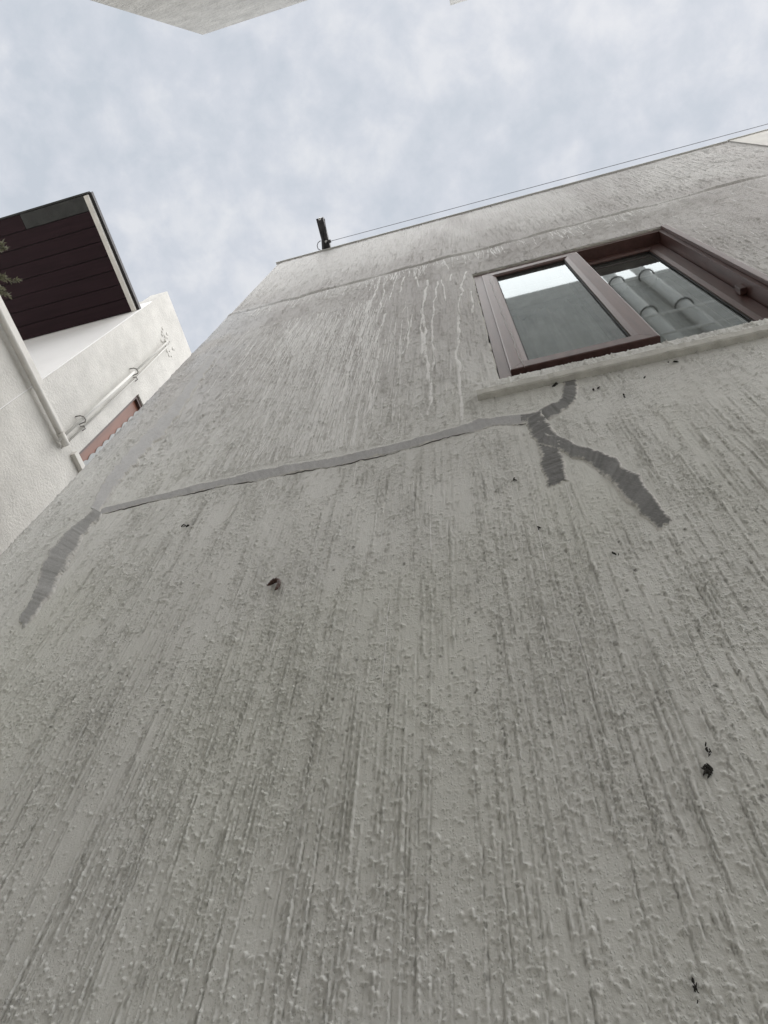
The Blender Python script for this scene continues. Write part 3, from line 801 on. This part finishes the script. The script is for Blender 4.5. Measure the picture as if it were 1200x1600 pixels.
pane(S1X0 + 0.060, S1X1 - 0.067, S1Z0 + 0.072, S1Z1 - 0.067, S1Y + 0.020)
pane(S2X0 + 0.062, S2X1 - 0.064, WZ0 + 0.105, WZ1 - 0.120, S2Y + 0.020)
def seal(x0, x1, z0, z1, y, w=0.005):
    boxes('glazing_seal', [(x0, x0 + w, y, y + 0.004, z0, z1), (x1 - w, x1, y, y + 0.004, z0, z1), (x0 + w, x1 - w, y, y + 0.004, z0, z0 + w), (x0 + w, x1 - w, y, y + 0.004, z1 - w, z1)], MT['near_black'], window)
seal(S1X0 + 0.0685, S1X1 - 0.0755, S1Z0 + 0.0805, S1Z1 - 0.0755, S1Y + 0.0125)
seal(S2X0 + 0.0705, S2X1 - 0.0725, WZ0 + 0.1115, WZ1 - 0.1275, S2Y + 0.0125)
boxes('track_stop', [(WX1 - 0.075, WX1 - 0.0505, FY + 0.028, FY + 0.055, WZ0 + 0.50, WZ0 + 0.56)], MT['frame'], window, bevel=0.003)
boxes('jamb_cover', [(WX1 - 0.030, WX1 - 0.001, FY - 0.018, FY - 0.001, WZ0 + 0.002, WZ1 - 0.010)], MT['frame'], window, bevel=0.003)

rx = S1X0 + 0.030
tubes('pale_streak', [([(rx + 0.0016 * k * 0.4 + random.gauss(0, 0.0022), S1Y - 0.0005, S1Z1 - 0.12 - k * 0.062) for k in range(25)], [0.0013 + 0.0007 * math.sin(k * 2.3) for k in range(25)])], MT['lime'], window, seg=5)
# curtain and the room behind the glass
bm = bmesh.new(); prev = None
n = 240
for i in range(n + 1):
    x = WX0 - 0.05 + (WX1 - WX0 + 0.10) * i / n
    dy = 0.022 * math.sin(x * 46 + 1.3 * math.sin(x * 9)) + 0.010 * math.sin(x * 111 + 2)
    ring = [bm.verts.new((x, WALL_Y + 0.33 + dy * (0.6 + 0.4 * k / 4), WZ0 - 0.25 + (WZ1 - WZ0 + 0.4) * k / 4)) for k in range(5)]
    if prev:
        for k in range(4):
            f = bm.faces.new((prev[k], ring[k], ring[k + 1], prev[k + 1])); f.smooth = True
    prev = ring
me = bpy.data.meshes.new('curtain'); bm.to_mesh(me); bm.free()
cu = link('curtain', me, MT['curtain'])
tag(cu, 'pale grey curtain hanging in folds behind the brown window', 'curtain')
boxes('room_partition', [(XL + 0.26, XR - 0.03, WALL_Y + 2.2, WALL_Y + 2.3, 0.01, TOP - 0.43)], MT['room'], house)
boxes('room_floor', [(XL + 0.26, XR - 0.03, WALL_Y + 0.245, WALL_Y + 2.195, WZ0 - 1.0, WZ0 - 0.9)], MT['room'], house)

# ------------------------------------------------------------------ next house beyond the joint
nb = empty('adjoining_house', (5.0, WALL_Y, 0), 'lighter plaster house wall beyond the vertical joint at far right', 'house')
boxes('wall', [(XR + 0.010, 8.0, WALL_Y - 0.006, WALL_Y + DEP, 0, TOP + 0.004)], MT['trim'], nb)
boxes('joint_filler', [(XR - 0.004, XR + 0.009, WALL_Y + 0.012, WALL_Y + 0.3, 0, TOP - 0.01)], MT['filler'], nb)
boxes('parapet_flashing', [(XR + 0.004, 8.0, WALL_Y - 0.014, WALL_Y + 0.16, TOP + 0.006, TOP + 0.024)], MT['flash'], nb)

# ------------------------------------------------------------------ opposite house, behind the camera: seen overhead and in the glass
OY = -0.985
opp = empty('opposite_house', (0, OY, 0), 'grey concrete house corner overhead at the top edge', 'house')
OX0 = atY(317, 54.5, OY).x; OT = atY(317, 54.5, OY).z
UX0 = atY(704, 7, OY).x; UT = atY(708, 7, OY).z
boxes('wall', [(OX0, UX0 - 0.001, OY - 6, OY, 0, OT)], MT['opp'], opp)
boxes('upper_storey', [(UX0, 3.2, OY - 6, OY + 0.002, 0, UT)], MT['opp'], opp)
for x in (2.02, 2.42):
    tubes('vent_pipe', [([(x, OY + 0.10, 1.0), (x, OY + 0.10, UT + 0.9)], 0.075)], MT['pvc'], opp, seg=14)
    for zz in (UT - 0.5, UT - 2.2, UT - 4.0):
        tubes('pipe_clip', [([(x + 0.10 * math.cos(a), OY + 0.10 + 0.09 * math.sin(a), zz) for a in np.linspace(-0.6, math.pi + 0.6, 12)], 0.012)], MT['steel'], opp, seg=6)

for zz, xa, xb in ((UT - 2.6, 1.75, 2.75), (UT - 3.3, 1.75, 2.9), (UT - 3.9, 1.75, 2.35), (UT - 4.5, 2.5, 3.1)):
    tubes('cable', [([(xa, OY + 0.20, zz), ((xa + xb) / 2, OY + 0.20, zz - 0.02), (xb, OY + 0.20, zz)], 0.016)], MT['lime_wall'], opp, seg=6)

# ------------------------------------------------------------------ white house on the left
AX = -4.0
K = 0.8
white = empty('white_house', (AX - 1.5, 1.3, 0), 'white roughcast house with covered terrace and dark brown soffit at left', 'house')
CY = atX(62, 597, AX).y; WTOP = atX(262, 457, AX).z                # corner of the tall wall
PARZ = atX(62, 597, AX).z                                          # top of the terrace parapet
W2Y0 = atX(118, 713, AX).y; W2Z0 = atX(118, 713, AX).z; W2Z1 = atX(217, 617, AX).z
# tall wall with the small window opening left in it
bm = bmesh.new()
for b in ((AX - 0.25, AX, CY, W2Y0, 0, WTOP), (AX - 0.25, AX, W2Y0, W2Y0 + 1.1, 0, W2Z0), (AX - 0.25, AX, W2Y0, W2Y0 + 1.1, W2Z1, WTOP),
          (AX - 0.25, AX, W2Y0 + 1.1, 9.0, 0, WTOP), (AX - 6.0, AX - 0.25, CY + 0.003, CY + 0.25, 0, WTOP - 0.3), (AX - 6.0, AX - 0.25, 8.75, 8.997, 0, WTOP - 0.3), (AX - 6, AX - 5.75, CY + 0.25, 8.75, 0, WTOP - 0.3)):
    box_bm(bm, *b)
# one more skin: subdivide nothing, keep arrises slightly broken by the material
bmesh.ops.recalc_face_normals(bm, faces=bm.faces)
me = bpy.data.meshes.new('wall'); bm.to_mesh(me); bm.free()
link('wall', me, MT['white'], white)
boxes('terrace_back_wall', [(AX - 6.0, AX - 0.004, CY - 0.012, CY - 0.001, PARZ - 1.2, atX(226, 481, AX).z + 0.3)], MT['white_smooth'], white)
boxes('terrace_parapet', [(AX - 0.18, AX, -8.0, CY - 0.013, 0, PARZ - 0.117)], MT['white'], white)
boxes('terrace_floor', [(AX - 6.0, AX - 0.19, -8.0, CY - 0.015, PARZ - 1.3, PARZ - 1.1)], MT['trim'], white)
boxes('parapet_coping', [(AX - 0.22, AX + 0.045, -8.0, CY + 0.02, PARZ - 0.115, PARZ - 0.01)], MT['trim'], white, bevel=0.008)
EY = atX(97, 690, AX).y
bm = bmesh.new()
tube_bm(bm, [(AX + 0.055, -8.0, PARZ - 0.165), (AX + 0.055, EY, PARZ - 0.165)], 0.030, 12)
tube_bm(bm, [(AX + 0.055, EY - 0.10, PARZ - 0.165), (AX + 0.055, EY + 0.03, PARZ - 0.165)], 0.036, 12)
bmesh.ops.recalc_face_normals(bm, faces=bm.faces)
me = bpy.data.meshes.new('drain_pipe'); bm.to_mesh(me); bm.free(); link('drain_pipe', me, MT['trim'], white)
# rail running on past the corner under the pipes
boxes('cover_strip', [(AX + 0.001, AX + 0.030, CY + 0.021, EY - 0.02, PARZ - 0.105, PARZ - 0.045)], MT['trim'], white, bevel=0.006)
# downpipes
PY = atX(97, 683, AX + 0.05).y
P0 = atX(97, 683, AX + 0.05).z; P1 = atX(263, 531, AX + 0.05).z
zc1 = atX(128, 655, AX + 0.05).z; zc2 = atX(210, 578, AX + 0.05).z
bm = bmesh.new()
tube_bm(bm, [(AX + 0.055, PY, P0 - 0.1), (AX + 0.055, PY, zc2)], 0.015, 14)
tube_bm(bm, [(AX + 0.055, PY, zc2 - 0.02), (AX + 0.055, PY, P1 - 0.10), (AX + 0.04, PY, P1 - 0.03), (AX + 0.0, PY, P1), (AX - 0.08, PY, P1 + 0.02)], 0.012, 14)
bmesh.ops.recalc_face_normals(bm, faces=bm.faces)
me = bpy.data.meshes.new('downpipe'); bm.to_mesh(me); bm.free(); dpipe = link('downpipe', me, MT['pvc'], white)
tubes('conduit', [([(AX + 0.022, PY + 0.085, P0 - 0.05), (AX + 0.022, PY + 0.085, zc2), (AX + 0.022, PY + 0.055, P1 - 0.05), (AX - 0.03, PY + 0.05, P1)], 0.010)], MT['pvc'], white)
for zz in (zc1, zc2):
    bm = bmesh.new()
    tube_bm(bm, [(AX + 0.0, PY - 0.040, zz), (AX + 0.05, PY - 0.038, zz), (AX + 0.080, PY - 0.02, zz), (AX + 0.084, PY + 0.012, zz), (AX + 0.07, PY + 0.034, zz), (AX, PY + 0.044, zz)], 0.007, 6)
    tube_bm(bm, [(AX + 0.0, PY + 0.066, zz), (AX + 0.036, PY + 0.07, zz), (AX + 0.040, PY + 0.10, zz), (AX, PY + 0.115, zz)], 0.006, 6)
    bmesh.ops.recalc_face_normals(bm, faces=bm.faces)
    me = bpy.data.meshes.new('clip'); bm.to_mesh(me); bm.free(); link('clip', me, MT['clip'], dpipe)
# lumpy plaster where the pipe enters the wall
bm = bmesh.new()
for k in range(26):
    y = PY + random.gauss(0.03, 0.10); zz = P1 + random.gauss(0.0, 0.10); s = random.uniform(0.012, 0.032)
    bmesh.ops.create_icosphere(bm, subdivisions=1, radius=1, matrix=Matrix.Translation((AX, y, zz)) @ Matrix.Diagonal((0.010, s, s * 1.2, 1)))
me = bpy.data.meshes.new('plaster_lumps'); bm.to_mesh(me); bm.free()
o = link('plaster_lumps', me, MT['white'], white, smooth=True); o['kind'] = 'stuff'
# little window: dark frame, red-brown board, scalloped cloth
win2 = boxes('window', [(AX - 0.12, AX - 0.02, W2Y0, W2Y0 + 0.03, W2Z0, W2Z1), (AX - 0.12, AX - 0.02, W2Y0 + 1.04, W2Y0 + 1.1, W2Z0, W2Z1),
                        (AX - 0.12, AX - 0.02, W2Y0 + 0.0305, W2Y0 + 1.0395, W2Z1 - 0.06, W2Z1), (AX - 0.12, AX - 0.02, W2Y0 + 0.0305, W2Y0 + 1.0395, W2Z0, W2Z0 + 0.06)], MT['darkwood'], white)
boxes('shutter_board', [(AX - 0.085, AX - 0.055, W2Y0 + 0.031, W2Y0 + 0.33, W2Z0 + 0.061, W2Z1 - 0.061)], MT['redwood'], win2, bevel=0.004)
bm = bmesh.new()
zz0, zz1 = W2Z0 + 0.07, W2Z1 - 0.07
ns = 9
ring = []
for k in range(ns * 10 + 1):
    t = k / (ns * 10)
    yy = W2Y0 + 0.143 - 0.022 * abs(math.sin(t * ns * math.pi)) + 0.04 * t
    ring.append((yy, zz0 + (zz1 - zz0) * t))
for (y1, z1), (y2, z2) in zip(ring, ring[1:]):
    f = bm.faces.new([bm.verts.new(p) for p in ((AX - 0.053, y1, z1), (AX - 0.053, y2, z2), (AX - 0.053, W2Y0 + 0.9, z2), (AX - 0.053, W2Y0 + 0.9, z1))])
bmesh.ops.remove_doubles(bm, verts=bm.verts, dist=0.0001)
bmesh.ops.solidify(bm, geom=bm.faces[:], thickness=0.004)
me = bpy.data.meshes.new('scalloped_blind'); bm.to_mesh(me); bm.free(); link('scalloped_blind', me, MT['lace'], win2)
boxes('dark_backing', [(AX - 0.20, AX - 0.19, W2Y0 + 0.001, W2Y0 + 1.099, W2Z0 + 0.001, W2Z1 - 0.001)], MT['near_black'], win2)
boxes('window_ledge', [(AX + 0.001, AX + 0.05, W2Y0 - 0.05, W2Y0 + 1.15, W2Z0 - 0.075, W2Z0 - 0.002)], MT['trim'], win2, bevel=0.006)
# covered terrace roof
SZ = atX(219, 487, AX).z                                           # underside of the boards
RY0 = atZ(142, 300, SZ + 0.1).y
fx_in = atZ(130, 306, SZ).x; fx_out = atZ(141, 302, SZ).x
pts_y = [RY0 + 0.01]
nb_ = 8
ys = np.linspace(RY0 + 0.012, CY - 0.014, nb_ + 1)
roof = boxes('terrace_roof', [(AX - 6.0, fx_out - 0.004, RY0 + 0.005, CY - 0.014, SZ + 0.032, SZ + 0.085)], MT['near_black'], white)  # slab coloured near black: shade of the board gaps painted in
xin = fx_in
for k in range(nb_):
    y0, y1 = ys[k] + 0.004, ys[k + 1] - 0.004
    if k == 0:
        xs_ = atZ(35, 345, SZ).x
        boxes('soffit_plank', [(AX - 6.0, xs_ - 0.004, y0, y1, SZ + 0.001, SZ + 0.030)], MT['plank'], roof, bevel=0.004)
        boxes('soffit_plank', [(xs_, xin, y0, y1, SZ, SZ + 0.030)], MT['plank_grey'], roof, bevel=0.004)['label'] = 'weathered grey replacement board'
    else:
        dzp = random.uniform(-0.004, 0.004)
        boxes('soffit_plank', [(AX - 6.0, xin, y0, y1, SZ + dzp, SZ + 0.030)], MT['plank'], roof, bevel=0.005)
boxes('fascia', [(xin + 0.004, fx_out - 0.035, RY0 + 0.02, CY - 0.015, SZ - 0.012, SZ + 0.028)], MT['trim'], roof, bevel=0.004)
boxes('drip_edge', [(fx_out - 0.030, fx_out, RY0, CY + 0.04, SZ + 0.034, SZ + 0.09)], MT['steel'], roof)
boxes('front_edge', [(AX - 6.0, fx_out - 0.036, RY0 - 0.012, RY0 + 0.008, SZ + 0.004, SZ + 0.09)], MT['plank_grey'], roof)

# ------------------------------------------------------------------ bracket and wire on the roof edge
bz = TOP + 0.05
b0 = atZ(512, 392, bz); b1 = atZ(499, 341, bz)
arm = empty('wire_bracket', (b0.x, b0.y, TOP + 0.022), 'dark steel bracket jutting out from the roof edge, carrying the wire', 'bracket')
dirv = (b1 - b0); ln = dirv.length; dirv.normalize()
side = Vector((0, 0, 1)).cross(dirv).normalized()
bm = bmesh.new()
s0 = b0 - dirv * 0.25
hw = 0.030
prism_bm(bm, [s0 + side * hw, s0 - side * hw, s0 - side * hw + Vector((0, 0, .008)), s0 + side * hw + Vector((0, 0, .008))],
         [b1 + side * hw, b1 - side * hw, b1 - side * hw + Vector((0, 0, .008)), b1 + side * hw + Vector((0, 0, .008))])
prism_bm(bm, [s0 + side * hw + Vector((0, 0, .0085)), s0 + side * (hw - .008) + Vector((0, 0, .0085)), s0 + side * (hw - .008) + Vector((0, 0, .055)), s0 + side * hw + Vector((0, 0, .055))],
         [b1 + side * hw + Vector((0, 0, .0085)), b1 + side * (hw - .008) + Vector((0, 0, .0085)), b1 + side * (hw - .008) + Vector((0, 0, .055)), b1 + side * hw + Vector((0, 0, .055))])
bmesh.ops.recalc_face_normals(bm, faces=bm.faces)
me = bpy.data.meshes.new('angle_arm'); bm.to_mesh(me); bm.free(); link('angle_arm', me, MT['steel'], arm)
mid = atZ(503, 362, bz - 0.004); lo = atZ(505, 393, TOP + 0.03)
tubes('brace', [([mid, lo, lo + Vector((0, 0.12, 0))], 0.010)], MT['steel'], arm, seg=6)
boxes('foot_plate', [(b0.x - 0.06, b0.x + 0.06, WALL_Y + 0.0, WALL_Y + 0.16, TOP + 0.0225, TOP + 0.045)], MT['steel'], arm)
for u, v in ((499.6, 342), (509.5, 377.5)):
    p = atZ(u, v, bz - 0.006)
    bm = bmesh.new()
    bmesh.ops.create_uvsphere(bm, u_segments=10, v_segments=6, radius=0.013, matrix=Matrix.Translation(p) @ Matrix.Diagonal((1, 1, 0.5, 1)))
    me = bpy.data.meshes.new('bolt'); bm.to_mesh(me); bm.free(); link('bolt', me, MT['zinc'], arm, smooth=True)
w0 = atZ(512, 378, bz); w1 = atZ(1200, 193, bz); wd = (w1 - w0)
w2 = w1 + wd * 0.6
bm = bmesh.new()
tube_bm(bm, [w0 - wd.normalized() * 0.01, w0 + wd.normalized() * 0.03], 0.014, 8)
bmesh.ops.recalc_face_normals(bm, faces=bm.faces)
me = bpy.data.meshes.new('insulator'); bm.to_mesh(me); bm.free(); link('insulator', me, MT['steel'], arm)
hook = [atZ(u, v, bz) for u, v in ((501, 376), (497, 379), (495.5, 384), (497, 389), (501, 391))]
tubes('wire_loop', [(hook, 0.004)], MT['wire'], arm, seg=5)
tubes('wire_tail', [([atZ(503, 343, bz), atZ(507, 342, bz), atZ(508, 350, bz), atZ(510, 362, bz)], 0.004)], MT['wire'], arm, seg=5)
pts = []
for k in range(41):
    t = k / 40; p = w0.lerp(w2, t); p.z -= 0.025 * 4 * t * (1 - t); pts.append(p)
tag(tubes('overhead_wire', [(pts, 0.0023)], MT['wire'], None, seg=6), 'thin dark wire stretched along the roof edge against the sky', 'wire')
boxes('far_wire_peg', [(w2.x - 0.01, w2.x + 0.01, w2.y - 0.01, WALL_Y + 0.2, w2.z - 0.012, w2.z + 0.008)], MT['steel'], arm)

# ------------------------------------------------------------------ conifer in a pot on the terrace
tz0 = PARZ - 1.1
tip = atX(8, 450, AX - 0.30)
tx, ty = AX - 0.75, tip.y - 0.42
tree = empty('potted_conifer', (tx, ty, tz0), 'grey green conifer sprigs poking in at the left edge, under the soffit', 'tree')
bm = bmesh.new()
tube_bm(bm, [(tx, ty, tz0 + 0.001), (tx, ty, tz0 + 0.05), (tx, ty, tz0 + 0.36), (tx, ty, tz0 + 0.40)], [0.15, 0.155, 0.21, 0.22], 18)
bmesh.ops.recalc_face_normals(bm, faces=bm.faces)
me = bpy.data.meshes.new('pot'); bm.to_mesh(me); bm.free(); link('pot', me, MT['pot'], tree)
r = random.Random(5)
tw = []
tw.append(([(tx, ty, tz0 + 0.3), (tx + 0.02, ty, tz0 + 1.0), (tx, ty + 0.02, tz0 + 2.3)], [0.035, 0.028, 0.008]))
tips = [atX(9, 388, AX - 0.35), atX(24, 440, AX - 0.30), atX(14, 462, AX - 0.32), atX(4, 452, AX - 0.34), atX(2, 380, AX - 0.35)]
leafv, leaff = [], []
def spray(p0, p1, n, size):
    d = (p1 - p0)
    for k in range(n):
        t = r.random() ** 0.7
        c = p0 + d * t
        a = Vector((r.gauss(0, 1), r.gauss(0, 1), r.gauss(0, 1))).normalized()
        a = (d.normalized() * 0.9 + a * 0.9).normalized() * size * r.uniform(0.5, 1.2)
        b = a.cross(Vector((r.gauss(0, 1), r.gauss(0, 1), r.gauss(0, 1)))).normalized() * size * 0.16
        i = len(leafv)
        leafv.extend([c - b * 0.4, c + a * 0.5 - b, c + a, c + a * 0.5 + b]); leaff.append((i, i + 1, i + 2, i + 3))
for tp in tips:
    s = Vector((tx, ty, tp.z - 0.45))
    m1 = s.lerp(tp, 0.6) + Vector((0, 0, -0.04))
    tw.append(([s, m1, tp], [0.012, 0.007, 0.002]))
    spray(s.lerp(m1, 0.5), tp, 150, 0.055)
    for j in range(9):
        q0 = m1.lerp(tp, r.uniform(0, 0.9)); q1 = q0 + Vector((r.gauss(0, 0.035), r.gauss(0, 0.035), r.uniform(0.01, 0.09)))
        tw.append(([q0, q1], [0.003, 0.001])); spray(q0, q1, 34, 0.042)
for k in range(46):                            # the bulk of the crown, out of frame to the left
    zz = tz0 + r.uniform(0.7, 2.5); a = r.uniform(2.2, 5.6); l = 0.42 * (1.1 - (zz - tz0 - 0.7) / 2.2) + 0.08
    s = Vector((tx, ty, zz)); tp = s + Vector((math.cos(a) * l, math.sin(a) * l, 0.12))
    tw.append(([s, tp], [0.008, 0.002])); spray(s, tp, 110, 0.06)
tubes('trunk', tw, MT['bark'], tree, seg=5)
me = mesh_from(leafv, leaff, 'crown'); link('crown', me, MT['leaf'], tree)

# ------------------------------------------------------------------ small things stuck on the wall
def wp(u, v, out=0.0):
    p = atY(u, v, WALL_Y); return Vector((p.x, WALL_Y - out, p.z))
c = wp(430, 916)
pth = [(-0.0145, -0.0005), (-0.010, 0.002), (-0.004, 0.0065), (0.002, 0.0075), (0.0075, 0.0050), (0.0100, -0.002), (0.0085, -0.010), (0.0060, -0.013)]
rad = [0.0012, 0.0042, 0.0062, 0.0060, 0.0048, 0.0046, 0.0036, 0.0014]
pp, rr = [], []
for k in range(29):
    t = k / 28 * (len(pth) - 1); i = min(int(t), len(pth) - 2); f_ = t - i
    pp.append(Vector((c.x + 1.15 * (pth[i][0] * (1 - f_) + pth[i + 1][0] * f_), WALL_Y - 0.0065, c.z + 2.0 * (pth[i][1] * (1 - f_) + pth[i + 1][1] * f_))))
    rr.append((rad[i] * (1 - f_) + rad[i + 1] * f_) * (1.0 + (0.10 if k % 3 == 0 else -0.06)))
hk = tubes('insect_husk', [(pp, rr), ([pp[4], pp[4] + Vector((-0.006, -0.003, -0.007))], 0.0009), ([pp[7], pp[7] + Vector((-0.003, -0.004, -0.011))], 0.0009)], MT['husk'], None, seg=10)
tag(hk, 'curled dark brown husk clinging to the middle of the scratched wall', 'insect')
def clump(name, u, v, n, sx, sz, size, label, cat, group=None, seed=0):
    rd = random.Random(seed); c = wp(u, v); bm = bmesh.new()
    for k in range(n):
        x = c.x + rd.gauss(0, sx); z_ = c.z + rd.gauss(0, sz); s = size * rd.uniform(0.5, 1.2)
        ang = rd.uniform(-0.9, 0.9)
        mt = Matrix.Translation((x, WALL_Y - 0.003, z_)) @ Matrix.Rotation(ang, 4, 'Y') @ Matrix.Diagonal((s * 0.45, s * 0.5, s * rd.uniform(0.9, 1.8), 1))
        bmesh.ops.create_icosphere(bm, subdivisions=1, radius=1, matrix=mt)
    for v_ in bm.verts:
        v_.co += Vector((rd.gauss(0, size * 0.09), rd.gauss(0, size * 0.09), rd.gauss(0, size * 0.12)))
    me = bpy.data.meshes.new(name); bm.to_mesh(me); bm.free()
    return tag(link(name, me, MT['dirt']), label, cat, group)
clump('moss_tuft', 1105, 1205, 24, 0.0030, 0.0048, 0.0034, 'ragged black tuft stuck on the wall near the right edge', 'moss', seed=1)
clump('moss_tuft', 1105, 1174, 9, 0.0014, 0.0052, 0.0026, 'thin black streak of moss just above the ragged black tuft', 'moss', seed=2)
clump('moss_tuft', 1085, 1546, 9, 0.0014, 0.0060, 0.0024, 'dark moss streak low down near the bottom right corner', 'moss', seed=3)
clump('dirt_fleck', 290, 823, 4, 0.0050, 0.0040, 0.0065, 'black fleck below the left end of the long mortar band', 'dirt', 'dark flecks on the wall', seed=4)
clump('dirt_fleck', 868, 600, 3, 0.004, 0.012, 0.0090, 'black fleck under the sill left of the hooked mortar strip', 'dirt', 'dark flecks on the wall', seed=5)
for k, (u, v) in enumerate(((931, 607), (973, 620), (1005, 592), (1048, 567), (1075, 551))):
    clump('dirt_fleck', u, v, 2, 0.006, 0.006, 0.0065, 'small dark fleck below the sill, %s in the row right of the hooked strip' % ('first', 'second', 'third', 'fourth', 'fifth')[k], 'dirt', 'dark flecks below the sill', seed=20 + k)
clump('dirt_fleck', 842, 827, 3, 0.0018, 0.008, 0.0042, 'small dark fleck straight below the blunt mortar prong', 'dirt', 'dark flecks on the wall', seed=31)
clump('dirt_fleck', 803, 750, 3, 0.002, 0.010, 0.0048, 'small dark fleck left of the blunt mortar prong', 'dirt', 'dark flecks on the wall', seed=32)
clump('dirt_fleck', 962, 865, 3, 0.002, 0.006, 0.0042, 'small dark fleck between the two mortar prongs, lower down', 'dirt', 'dark flecks on the wall', seed=33)
